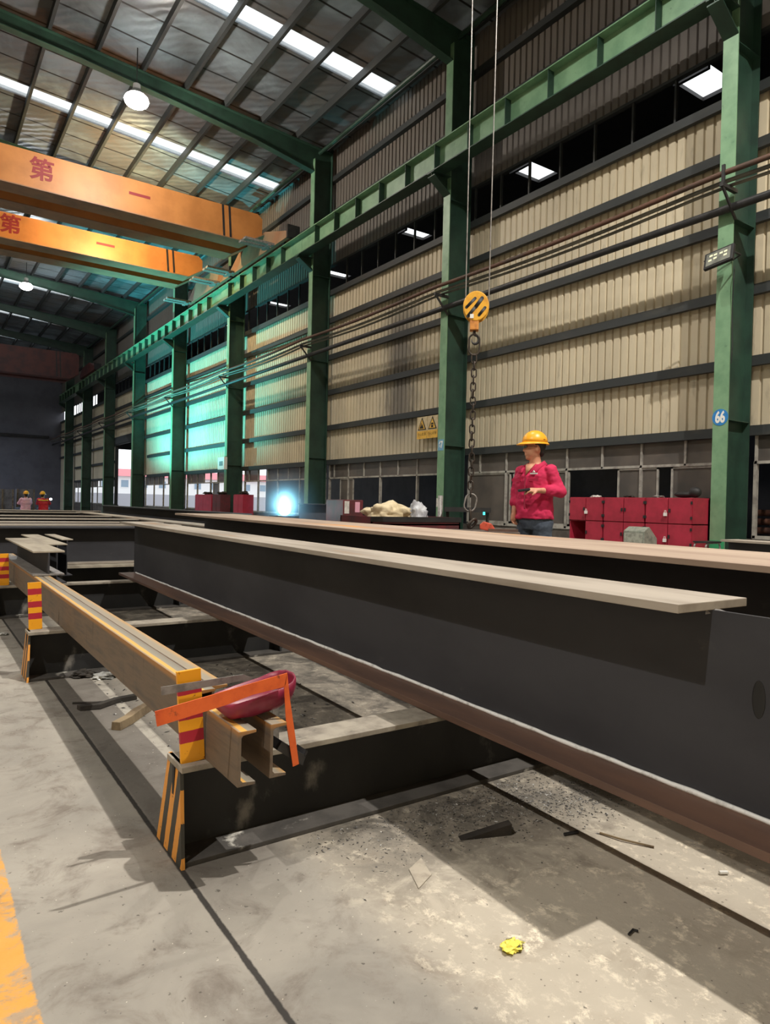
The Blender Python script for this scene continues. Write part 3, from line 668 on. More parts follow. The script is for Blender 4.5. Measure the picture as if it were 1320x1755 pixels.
# tools on the channels
t = thing('framing_square', 'orange painted steel framing square leaning over the maroon scoop', 'square', (.68, 1.70, .44))
def flat(pts, th=.003): b = B(); prism(b, pts, (0, th, 0)); return b
obj('blade', flat([(.494, 1.690, .482), (.50, 1.690, .444), (.68, 1.690, .472), (.75, 1.690, .488), (.842, 1.690, .497), (.846, 1.690, .506), (.85, 1.690, .534)]), orange, t, world=True)
obj('tongue', flat([(.850, 1.690, .534), (.842, 1.690, .497), (.850, 1.690, .40), (.874, 1.690, .272), (.892, 1.690, .276), (.878, 1.690, .36), (.860, 1.690, .46)]), orange, t, world=True)
t = thing('framing_square', 'bare grey steel framing square standing behind the maroon scoop', 'square', (.75, 1.87, .44))
obj('blade', flat([(.563, 1.874, .490), (.565, 1.874, .467), (.80, 1.874, .478), (.80, 1.874, .496)]), greysteel, t, world=True)
obj('tongue', flat([(.895, 1.874, .44), (.90, 1.874, .265), (.92, 1.874, .265), (.917, 1.874, .44)]), greysteel, t, world=True)
obj('blade', flat([(.80, 1.874, .478), (.917, 1.874, .42), (.917, 1.874, .445), (.80, 1.874, .496)]), greysteel, t, world=True)
# maroon scoop (half shell)
def scoop():
    b = B(); N = 14; rings = []
    secs = [(-.114, .030, .066, .050), (-.108, .050, .062, .034), (-.085, .066, .062, .008), (-.03, .072, .066, .0), (.05, .070, .072, .002), (.085, .064, .080, .012), (.104, .046, .086, .032), (.112, .020, .09, .062)]
    for x, hw, top, bot in secs:
        ring = []
        for k in range(N+1):
            a = PI*k/N; yy = -hw*math.cos(a); zz = top-(top-bot)*(math.sin(a)**.75)
            ring.append(b.verts.new((x, yy, zz)))
        rings.append(ring)
    for A, Bq in zip(rings, rings[1:]):
        for k in range(N): b.faces.new((A[k], A[k+1], Bq[k+1], Bq[k]))
    b.faces.new(rings[0]); b.faces.new(rings[-1][::-1])
    return b
b = scoop(); sh = obj('plastic_scoop', b, maroon, smooth_=True); so = sh.modifiers.new('s', 'SOLIDIFY'); so.thickness = .004; so.offset = 0
sh.location = (.80, 1.775, .412); sh.rotation_euler = (0, -.10, .05); tag(sh, 'maroon rounded plastic scoop resting on the channel ends', 'scoop')
# dark angle bracket
bm = B(); prism(bm, [(0, 0, 0), (.075, 0, -.055), (.066, 0, -.080), (-.014, 0, -.022)], (0, .06, 0)); prism(bm, [(.075, 0, -.055), (.082, 0, -.045), (.079, 0, -.04), (.07, 0, -.055)], (0, .06, 0))
o = obj('angle_bracket', bm, darkmetal); o.location = (.843, 1.70, .345); tag(o, 'small black angle bracket propped between the channel and the orange square', 'bracket')

# floor litter
def stick(name, lab, cat, pts, w, h, m, group=None):
    b = B(); pts = [Vector(p) for p in pts]; n = len(pts); R = []
    d = (pts[-1]-pts[0]).normalized(); s = d.cross(Vector((0, 0, 1))).normalized()
    for i, p in enumerate(pts):
        q = noise.noise(p*9)*.15+1
        R.append([b.verts.new(p+s*w*.5*q*a+Vector((0, 0, h*c*q))) for a, c in ((-1, 0), (1, 0), (.8, 1), (-.9, 1))])
    for A, Bq in zip(R, R[1:]):
        for k in range(4): b.faces.new((A[k], A[(k+1) % 4], Bq[(k+1) % 4], Bq[k]))
    b.faces.new(R[0][::-1]); b.faces.new(R[-1])
    return tag(obj(name, b, m, bevel=.002), lab, cat, group)
stick('timber_offcut', 'weathered square timber offcut lying across the grey strip', 'timber', [(.735, 3.08, .0), (.80, 3.14, .001), (.86, 3.22, .0), (.93, 3.30, .001), (.985, 3.36, 0)], .045, .036, woodm)
stick('charred_stick', 'black charred stick lying beyond the timber offcut', 'stick', [(.655, 3.46, 0), (.74, 3.44, .002), (.83, 3.50, .002), (.93, 3.52, 0)], .04, .022, charwood)
stick('charred_stick', 'thin dark sliver beside the charred stick', 'stick', [(.65, 3.58, 0), (.75, 3.53, .002), (.82, 3.52, 0)], .015, .008, charwood)
bm = B(); prism(bm, [(0, 0, 0), (.165, .012, 0), (.165, .012, .034)], (.0, .03, 0)); o = obj('wedge', bm, charwood); o.location = (1.365, 1.545, 0); o.rotation_euler = (0, 0, -.42); tag(o, 'dark wooden wedge lying on the bare floor below the beam', 'wedge')
bm = B(); tube(bm, [(0, 0, .004), (.06, .03, .006), (.13, .09, .004)], .003, 6); o = obj('bent_rod', bm, woodm); o.location = (1.76, 1.35, 0); o.rotation_euler = (0, 0, -1.75); tag(o, 'thin tan rod lying under the foreground beam', 'rod')
bm = B(); tube(bm, [(0, 0, .005), (.05, .005, .006)], .005, 6); o = obj('dark_stub', bm, darkmetal); o.location = (1.655, 1.40, 0); o.rotation_euler = (0, 0, -.35); tag(o, 'short dark metal stub beside the shadow line', 'metal offcut')
bm = B(); tube(bm, [(0, 0, .004), (.022, .004, .006), (.03, -.004, .004)], .003, 6); o = obj('bent_nail', bm, darkmetal); o.location = (1.40, .985, 0); tag(o, 'tiny bent nail on the lit floor at lower right', 'nail')
bm = B(); tube(bm, [(0, 0, .006), (.02, -.012, .006)], .005, 8); o = obj('cigarette_end', bm, white); o.location = (1.85, 1.02, 0); tag(o, 'white cigarette end on the floor at the right edge', 'cigarette end')
def crumple(name, lab, cat, loc, r, m, seed, flatf=.5):
    b = B(); bmesh.ops.create_icosphere(b, subdivisions=3, radius=1)
    for v in b.verts:
        k = 1+.7*noise.noise(v.co*2.3+Vector((seed, 0, 0)))+.25*noise.noise(v.co*6+Vector((0, seed, 0)))
        v.co = Vector((v.co.x*r*k*1.3, v.co.y*r*k, max(v.co.z*r*k*flatf+r*flatf*.6, 0)))
    o = obj(name, b, m); o.location = loc; return tag(o, lab, cat)
yellow = M('wrapper_yellow', lin(236, 222, 96), lin(60, 54, 30), 40, .55, .62)
o = crumple('food_wrapper', 'crumpled yellow wrapper on the bright floor at the bottom', 'wrapper', (1.135, 1.10, 0), .02, yellow, 1)
crumple('foil_scrap', 'crumpled silver foil scrap at the foot of the second trestle', 'foil', (.90, 4.02, 0), .05, M('foil_scrap_metal', lin(220, 220, 216), lin(120, 118, 112), 14, rough=.3, metal=.4), 5, .35)
crumple('dark_rag', 'dark crumpled rag next to the silver foil scrap', 'rag', (.80, 4.1, 0), .045, charwood, 9, .5)
crumple('foil_scrap', 'tiny silver foil scrap left of the second trestle', 'foil', (.55, 5.6, 0), .025, MATS['foil_scrap_metal'], 3, .4)
crumple('paper_scrap', 'white paper scrap on the floor beneath the maroon scoop', 'paper', (1.13, 3.2, 0), .035, white, 2, .3)
crumple('yellow_scrap', 'tiny yellow green scrap on the floor left of the foreground beam', 'scrap', (1.43, 2.45, 0), .012, yellow, 4)
bm = B(); prism(bm, [(0, 0, 0), (.07, .035, 0), (.1, .12, 0), (.035, .09, 0)], (0, 0, .002)); o = obj('paper_scrap', bm, M('dirty_paper', lin(176, 166, 150), lin(150, 140, 126), 20)); o.location = (1.10, 1.405, .001); tag(o, 'flat dirty paper sheet pressed into the lit floor', 'paper')
# grit swept against the trestles: nobody could count it
bm = B(); rg = random.Random(11)
def grit(n, fx, fy, s0, s1):
    for _ in range(n):
        x, yy = fx(), fy(); s = rg.uniform(s0, s1); a = rg.uniform(0, PI)
        m4 = Matrix.Translation((x, yy, s*.25)) @ Matrix.Rotation(a, 4, 'Z') @ Matrix.Rotation(rg.uniform(-.5, .5), 4, 'X') @ Matrix.Diagonal((s*rg.uniform(.5, 2.2), s*rg.uniform(.3, .8), s*rg.uniform(.15, .5), 1))
        vs = [bm.verts.new(m4 @ Vector(q)) for q in ((1, 0, 0), (-1, 0, 0), (0, 1, 0), (0, -1, 0), (0, 0, 1), (0, 0, -1))]
        for f_ in ((0, 2, 4), (2, 1, 4), (1, 3, 4), (3, 0, 4), (2, 0, 5), (1, 2, 5), (3, 1, 5), (0, 3, 5)): bm.faces.new([vs[q] for q in f_])
grit(1500, lambda: rg.gauss(1.62, .22), lambda: rg.gauss(1.66, .09), .001, .0045)
grit(800, lambda: rg.uniform(.95, 2.1), lambda: 1.81-abs(rg.gauss(0, .14)), .001, .0045)
grit(400, lambda: rg.gauss(1.86, .12), lambda: rg.gauss(1.52, .06), .001, .005)
grit(200, lambda: rg.uniform(.8, 1.6), lambda: rg.uniform(2.3, 3.9), .002, .01)
grit(260, lambda: rg.gauss(1.3, .2), lambda: rg.gauss(3.4, .3), .003, .012)
for v in bm.verts: v.co.z = max(v.co.z, .0004)
o = obj('grit', bm, M('grit_metal', lin(76, 73, 70), lin(200, 198, 194), 45, .54, .6, .5, .1)); tag(o, 'black and silver metal grit swept along the trestles', 'grit', None, 'stuff')

# ------------------------------------------------------------------ hook block and chain
HX, HY = 4.43, 4.985
t = thing('hook_block', 'yellow crane hook block hanging on two wire ropes', 'hook block', (HX, HY, 2.7))
rz = Matrix.Rotation(-.72, 4, 'Z')   # local x along the picture, y away
def T(z=0, x=0, y=0): return rz @ Matrix.Translation((x, y, z))
bm = B(); 
for sy in (-1, 1):
    bmesh.ops.create_cone(bm, cap_ends=True, segments=36, radius1=.125 if sy < 0 else .12, radius2=.12 if sy < 0 else .125, depth=.02, matrix=T(.215, .0, sy*.045) @ Matrix.Diagonal((1, 1, 1.17, 1)) @ Matrix.Rotation(PI/2, 4, 'X'))
cv = obj('cover', bm, hookyel, t, bevel=.006, smooth_=False)
def slot(x0, z0, x1, z1, r=.012):
    b = B(); tube(b, [(x0, 0, z0), (x1, 0, z1)], r, 12); ell(b, (x0, 0, z0), (r, r, r)); ell(b, (x1, 0, z1), (r, r, r)); bmesh.ops.transform(b, matrix=rz @ Matrix.Translation((0, -.056, .0)) @ Matrix.Diagonal((1, .15, 1, 1)), verts=b.verts); return b
for x0, z0, x1, z1, r in ((-.09, .20, -.01, .285, .014), (-.075, .115, .0, .21, .016), (.03, .125, .085, .195, .014), (-.005, .20, .055, .285, .018)): obj('slot', slot(x0, z0, x1, z1, r), blackp, cv, smooth_=True)
bm = B(); box(bm, -.055, -.02, -.062, -.057, .095, .135, rz); obj('label_plate', bm, white, cv)
bm = B(); bmesh.ops.create_cone(bm, cap_ends=True, segments=32, radius1=.112, radius2=.112, depth=.06, matrix=T(.215) @ Matrix.Rotation(PI/2, 4, 'X')); obj('sheave', bm, darkmetal, t)
bm = B(); box(bm, -.055, .03, -.05, .05, -.01, .1, rz); obj('crosshead', bm, M('worn_orange', lin(206, 138, 62), lin(170, 104, 48), 20), t, bevel=.006)
bm = B(); pts = [(-.01, 0, .0), (-.008, 0, -.05)]
for k in range(0, 11): a = PI*.5-k*(PI*1.5/10); pts.append((.0+.036*math.cos(a), 0, -.095+.042*math.sin(a)))
tube(bm, pts, [.014]*2+[.013]*8+[.009, .006, .004], 10); bmesh.ops.transform(bm, matrix=rz, verts=bm.verts); obj('hook', bm, darkmetal, t, smooth_=True)
for k, (dx, dz) in enumerate(((-.10, .25), (.12, .20))):
    bm = B(); p0 = rz @ Vector((dx, 0, dz)); tube(bm, [p0, p0+Vector((0, 0, 7.4))+Vector((-.02 if k == 0 else .03, 0, 0))], .006, 6); obj('wire_rope', bm, greysteel, t)
# chain: the links share one mesh
def linkmesh(L, W, r):
    b = B(); pts = []
    for k in range(8): a = PI*k/7; pts.append((W*math.cos(a), 0, L/2-W+W*math.sin(a)))
    for k in range(8): a = PI+PI*k/7; pts.append((W*math.cos(a), 0, -L/2+W+W*math.sin(a)))
    tube(b, pts, r, 8, closed=True); return b
t = thing('lifting_chain', 'long steel lifting chain hanging from the hook block', 'chain', (HX, HY, .82))
first = obj('ring', linkmesh(.20, .05, .009), chainmetal, t, smooth_=True); first.location = (-.01, 0, 1.735); first.rotation_euler = (0, 0, -.72)
lk = obj('link', linkmesh(.086, .023, .0075), chainmetal, t, smooth_=True); z = 1.60; k = 0
while z > .30:
    o = lk if k == 0 else lk.copy()
    if k: C.objects.link(o)
    o.location = (-.01+.004*math.sin(k), .0, z); o.rotation_euler = (0, .05*math.sin(k*1.7), -.72+(PI/2 if k % 2 else 0)+.25*math.sin(k)); z -= .0675; k += 1
o = obj('ring', linkmesh(.17, .055, .008), greysteel, t, smooth_=True); o.location = (-.01, 0, .22); o.rotation_euler = (0, .2, -.5)
o = obj('ring', linkmesh(.12, .03, .012), chainmetal, t, smooth_=True); o.location = (-.01, 0, .10); o.rotation_euler = (0, 0, .9)
o = obj('shackle', linkmesh(.10, .03, .016), chainmetal, t, smooth_=True); o.location = (.0, -.02, .02); o.rotation_euler = (.5, .6, .3)
bm = B(); prism(bm, [(-.07, 0, 0), (.05, 0, 0), (.075, 0, .03), (.03, 0, .075), (-.05, 0, .08), (-.08, 0, .04)], (0, .06, 0)); t = obj('plate_clamp', bm, M('clamp_red', lin(206, 84, 60), lin(90, 40, 36), 18, .5, .65), bevel=.01)
t.location = (4.50, 4.83, .775); t.rotation_euler = (0, .2, -.72); tag(t, 'red plate lifting clamp lying beside the foot of the chain', 'clamp')
# cross timbers / scrap plates that the chain end and clamp lie on
t = thing('scrap_table', 'low cluttered steel work table behind the wide girder', 'table', (4.55, 4.90, 0), -.72)
boxo('tabletop', M('table_rust', lin(112, 100, 92), lin(84, 76, 72), 8), t, -.42, .31, -.22, .30, .72, .77)
for sx in (-.38, .27):
    for sy in (-.19, .27): boxo('leg', darkmetal, t, sx-.025, sx+.025, sy-.025, sy+.025, 0, .72)
for k, (x0, x1, yy, w, lab) in enumerate(((.02, .30, -.1, .05, 'rusty flat bar lying nearest on the cluttered work table'), (.0, .29, .06, .07, 'pale flat bar lying farther back on the cluttered work table'))):
    b = B(); box(b, x0, x1, yy, yy+w, 0, .025); o = obj('flat_bar', b, (rusty, greysteel)[k]); o.location = (4.55, 4.90, .771); o.rotation_euler = (0, 0, -.72); tag(o, lab, 'steel bar')

# ------------------------------------------------------------------ bin with sacks, machines, stand
t = thing('scrap_bin', 'low dark red steel bin with cloth bundles on top', 'bin', (4.95, 6.6, 0))
bm = B(); box(bm, -.60, .74, 0, .02, 0, .86); box(bm, -.60, .74, .68, .7, 0, .86); box(bm, -.60, -.58, 0, .7, 0, .86); box(bm, .72, .74, 0, .7, 0, .86); box(bm, -.6, .74, 0, .7, .0, .02); box(bm, -.6, .74, 0, .7, .76, .78); obj('bin_body', bm, dred, t)
boxo('rim', darkmetal, t, -.61, .75, -.012, .0, .80, .862)
def bundle(name, lab, cat, loc, r, m, seed, rotz):
    b = B(); bmesh.ops.create_icosphere(b, subdivisions=4, radius=1)
    for v in b.verts:
        q = v.co.copy(); k = 1+.45*noise.noise(q*1.6+Vector((seed, 0, 0)))+.28*noise.noise(q*4+Vector((0, seed, 0)))
        v.co = Vector((q.x*r[0]*k, q.y*r[1]*k, max(q.z*r[2]*k+r[2]*.55, 0)))
    o = obj(name, b, m, smooth_=True); o.location = loc; o.rotation_euler = (0, 0, rotz); return tag(o, lab, cat)
bundle('cloth_bundle', 'large cream tarpaulin bundle piled on the red bin', 'cloth', (4.78, 6.9, .782), (.30, .22, .15), cream, 3.1, -.5)
bundle('cloth_bundle', 'small grey white sack beside the cream tarpaulin', 'cloth', (5.22, 6.9, .782), (.12, .13, .16), greycloth, 7.7, 0)
t = thing('welding_machine', 'dark red welding machine with white and pink stickers near the arc', 'welding machine', (5.28, 8.5, 0))
boxo('housing', dred, t, -.17, .17, 0, .5, .12, 1.06, bevel=.01)
boxo('sticker', whitep, t, -.15, -.07, -.004, 0, .86, 1.04); boxo('sticker', M('pink_sticker', lin(220, 160, 180)), t, .03, .11, -.004, 0, .88, 1.03)
for sx in (-.14, .1): boxo('foot', darkmetal, t, sx, sx+.04, .05, .45, 0, .12)
t = thing('work_stand', 'dark steel work stand with upright pipe behind the chain', 'stand', (6.0, 6.82, 0), -.72)
boxo('tabletop', darkmetal, t, -.3, .3, -.12, .2, .93, .99); 
for sx in (-.26, .26): boxo('leg', darkmetal, t, sx-.02, sx+.02, -.02, .02, 0, .93)
boxo('indicator', Emit('teal_indicator', (.05, .8, .8, 1), 4), t, .2, .225, -.135, -.12, .9, .935)
bm = B(); tube(bm, [(0, 0, 0), (0, 0, 1.14)], .035, 14); o = obj('upright_pipe', bm, greysteel, smooth_=True); o.location = (5.80, 7.14, 0); tag(o, 'short grey pipe standing upright behind the work stand', 'pipe')
# plate being welded
t = hbeam('short dark beam stub lit blue right beside the arc', (5.05, 9.75, .27), -PI/2+.0, .95, .72, .3, .016, .012, blacksteel, M('arc_tinted_steel', lin(70, 74, 84), lin(58, 62, 72), 3), blacksteel)  # web steel tinted blue to carry the arc's light
for k, (x, yy) in enumerate(((4.55, 9.2),)):
    t = thing('welding_trestle', 'small dark stand carrying the welded joint under the arc', 'stand', (4.62, 9.4, 0)); boxo('tabletop', darkmetal, t, -.2, .2, -.1, .1, .74, .80)
    for sx in (-.17, .14): boxo('leg', darkmetal, t, sx, sx+.03, -.02, .02, 0, .74)

# ------------------------------------------------------------------ red lockers
ly = [7.36, 6.70, 5.98, 5.255]
for u in range(3):
    ya, yb = ly[u], ly[u+1]; t = thing('tool_locker', 'red steel tool locker, %s' % ('with one door missing, next to the man', 'middle of the three by the wall', 'with white padlocks, next to column 66')[u], 'locker', (8.6, (ya+yb)/2, 0), 0, 'red tool lockers')
    hw = (ya-yb)/2-.008; bm = B()
    for s in ((0, .02),): pass
    box(bm, .03, .42, -hw, hw, 1.17, 1.19); box(bm, .03, .42, -hw, hw, .06, .10); box(bm, .40, .42, -hw, hw, .1, 1.17)
    for q in (-hw, -.008, hw-.016): box(bm, .03, .42, q, q+.016, .1, 1.17)
    for z in (.46, .82): box(bm, .03, .42, -hw, hw, z, z+.016)
    box(bm, .05, .38, -hw+.02, hw-.02, 0, .06); body = obj('carcass', bm, redpaint, t)
    for r_ in range(3):
        for c_ in range(2):
            if u == 0 and r_ == 1 and c_ == 1: continue
            z1 = 1.18-.36*r_; z0 = z1-.345; y0_ = -hw+.006 if c_ == 0 else .006; y1_ = -.006 if c_ == 0 else hw-.006
            d = boxo('door', redpaint, t, 0.008, .03, y0_, y1_, z0, z1, bevel=.003)
            hy = y1_-.02 if c_ == 0 else y0_+.02; oy = y0_+.0 if c_ == 0 else y1_
            for zz in (z0+.06, z1-.08): boxo('hinge', darkmetal, d, 0, .012, oy-.012, oy+.012, zz, zz+.04)
            if (u, r_, c_) in ((0, 0, 0), (2, 0, 1), (2, 1, 1)):
                bm = B(); box(bm, -.03, .0, hy-.02, hy+.02, z0+.10, z0+.145); tube(bm, [(-.015, hy-.013, z0+.145), (-.015, hy-.01, z0+.175), (-.015, hy+.01, z0+.175), (-.015, hy+.013, z0+.145)], .004, 6); obj('padlock', bm, white, d)
            else: boxo('latch', darkmetal, d, -.006, .01, hy-.012, hy+.012, z0+.15, z0+.2)
t = thing('tool_bag', 'black tool bag lying on the red locker nearest column 66', 'bag', (8.78, 5.42, 1.192))
fused('bag_body', lambda b: (ell(b, (0, .06, .045), (.08, .16, .045)), ell(b, (0, -.09, .075), (.07, .09, .075))), shoem, t, .012, 2)
for k, (yy, m, lab) in enumerate(((6.95, whitep, 'white crumpled paper on top of the first red locker'), (5.86, greysteel, 'pale metal tray on top of the red locker by its white padlocks'), (6.35, charwood, 'black folded cloth on top of the middle red locker'))):
    o = crumple(('paper_scrap', 'metal_tray', 'folded_cloth')[k], lab, ('paper', 'tray', 'cloth')[k], (8.75, yy, 1.191), .045, m, k+20, .45); o.scale = (1, 1.8, 1)
t = thing('tin_box', 'battered grey tin box standing in front of the middle red locker', 'box', (8.2, 5.86, .0))
bm = B(); prism(bm, [(.0, -.16, 0), (.30, -.16, 0), (.30, -.16, .62), (.12, -.16, .78), (.0, -.16, .72)], (0, .33, 0)); obj('tin_body', bm, grimy, t, bevel=.01); boxo('front_panel', M('tin_pale', lin(168, 170, 158), lin(128, 130, 120), 12), t, -.006, 0, -.14, .15, .56, .69)
t = thing('red_cupboard', 'dark red cupboard in the shade between the lockers and column 66', 'cupboard', (9.1, 5.50, 0)); boxo('carcass', M('shade_red', lin(110, 36, 46), lin(88, 32, 40), 5), t, 0, .5, -.1, .12, .05, 1.18); boxo('top', M('shade_red', lin(110, 36, 46)), t, -.01, .5, -.11, .13, 1.18, 1.20); boxo('foot', darkmetal, t, .02, .48, -.08, .1, 0, .05)
t = thing('tube_stool', 'low bent tube stool frame at the foot of column 66', 'stool', (8.45, 5.03, 0)); 
for yy in (-.07, .09): 
    bm = B(); tube(bm, [(0, yy, 0), (0, yy, .56), (.03, yy, .60), (.3, yy, .60), (.33, yy, .56), (.33, yy, 0)], .012, 8); obj('leg', bm, greysteel, t)
boxo('seat', darkmetal, t, 0, .33, -.09, .11, .60, .62)
# red cupboards farther along
for k, (ya, yb, m) in enumerate(((25.0, 23.3, redpaint), (23.2, 22.45, dred), (21.3, 20.5, redpaint))):
    t = thing('red_cupboard', ('broad red cupboard below the windows behind the white switch box', 'dark red cupboard end close under the white switch box', 'red cupboard between the arc and the switch box column')[k], 'cupboard', (8.62, (ya+yb)/2, 0), 0, 'red cupboards by the far windows'); hw = (ya-yb)/2
    boxo('carcass', m, t, .02, .36, -hw, hw, .05, 1.22); boxo('plinth', darkmetal, t, .03, .35, -hw+.02, hw-.02, 0, .05)
    for q in range(2): boxo('door', m, t, 0, .02, -hw+.01+q*hw, -.01+q*hw, .1, 1.2)
    crumple('tool_heap', ('heap of dark tools on the broad red cupboard', 'small dark tool heap on the red cupboard end', 'dark rag heap on the red cupboard nearest the arc')[k], 'tools', (8.82, (ya+yb)/2, 1.221), .12, charwood, 31+k, .5)

# ------------------------------------------------------------------ signs, switch box, floodlight
for k, yy in enumerate((12.48, 12.10)):
    t = thing('warning_sign', ('yellow triangle warning sign farther from column 67', 'yellow triangle warning sign right beside column 67')[k], 'sign', (9.56, yy, 2.52), 0, 'warning signs')
    boxo('board', M('sign_cream', lin(214, 196, 160), lin(200, 180, 140), 10), t, -.012, 0, -.185, .185, 0, .50)
    boxo('text_panel', signyel, t, -.015, -.012, -.185, .185, 0.0, .18)
    bm = B(); prism(bm, [(-.016, -.155, .20), (-.016, .155, .20), (-.016, 0, .49)], (.004, 0, 0)); tri = obj('triangle', bm, blackp, t)
    bm = B(); prism(bm, [(-.019, -.115, .222), (-.019, .115, .222), (-.019, 0, .44)], (.004, 0, 0)); f_ = obj('triangle_field', bm, signyel, tri)
    bm = B()
    if k == 0: prism(bm, [(-.021, -.07, .235), (-.021, .04, .235), (-.021, .03, .27), (-.021, -.02, .34), (-.021, -.035, .30)], (.002, 0, 0)); prism(bm, [(-.021, .045, .235), (-.021, .085, .235), (-.021, .02, .36), (-.021, .0, .36)], (.002, 0, 0))
    else: prism(bm, [(-.021, -.035, .235), (-.021, .035, .235), (-.021, .035, .29), (-.021, -.035, .29)], (.002, 0, 0)); prism(bm, [(-.021, -.05, .30), (-.021, .05, .30), (-.021, .03, .34), (-.021, -.03, .34)], (.002, 0, 0))
    obj('pictogram', bm, blackp, tri)
    text('lettering', ('当心坠落', '当心吊物')[k], M('sign_text', lin(120, 84, 40)), .075, Matrix.Translation((9.56-.0155, yy, 2.62)) @ FACE_W, t, .0008)
t = thing('switch_box', 'small white switch box fixed to the green column below the pipes', 'switch box', (8.93, 23.0, 2.05)); boxo('enclosure', white, t, -.05, .07, -.15, .45, .05, .48, bevel=.01); boxo('window_panel', M('box_label', lin(120, 130, 134)), t, -.056, -.05, -.03, .30, .18, .34)
t = thing('flood_light', 'black framed floodlight fixed to column 66, switched off', 'floodlight', (8.72, 5.06, 4.38))
mtx = Matrix.Rotation(-.12, 4, 'X') @ Matrix.Rotation(.35, 4, 'Y')
bm = B(); box(bm, 0, .05, -.2, .2, -.125, .125, mtx); obj('housing', bm, blackp, t, bevel=.012)
bm = B(); box(bm, -.006, .0, -.165, .165, -.095, .095, mtx); g = obj('lens', bm, M('lens_grey', lin(128, 130, 122), lin(104, 106, 100), 10, rough=.2), t)
for a, b_ in ((-.10, .035), (-.04, .035), (.04, .045), (.10, .05), (.11, -.02), (-.1, -.02), (.04, -.01)):
    bm = B(); box(bm, -.009, -.006, a-.022, a+.022, b_-.014, b_+.014, mtx); obj('reflector_cell', bm, M('cell_cream', lin(240, 240, 205), rough=.3), g)
bm = B(); tube(bm, [(.03, -.21, 0), (.16, -.21, 0), (.27, -.05, 0), (.16, .21, 0), (.03, .21, 0)], .012, 6); obj('yoke', bm, blackp, t)
bm = B(); tube(bm, [(9.02, 5.0, 4.3), (8.95, 4.97, 4.1), (8.985, 5.0, 3.7), (8.985, 4.98, 3.2), (9.0, 5.0, 3.0)], .006, 6); tag(obj('loose_cable', bm, blackp), 'thin black cable dangling below the floodlight on column 66', 'cable')
for k in range(4):
    bm = B(); tube(bm, [(10.3+.0*k, 3.2, .62+.13*k), (10.3, 5.3, .62+.13*k)], .05, 10); tag(obj('stored_pipe', bm, M('stored_rust', lin(150, 104, 84), lin(110, 80, 70), 8), smooth_=True), 'rusty pipe stored behind the window right of column 66, %s from the bottom' % ORD[k], 'pipe', 'stored pipes behind the window')
bm = B(); box(bm, 10.2, 10.26, 3.2, 3.26, 0, 1.05); box(bm, 10.34, 10.4, 3.2, 3.26, 0, 1.05); box(bm, 10.2, 10.4, 3.2, 3.26, .5, .56); tag(obj('pipe_rack', bm, darkmetal), 'dark rack holding the stored pipes behind the window', 'rack')

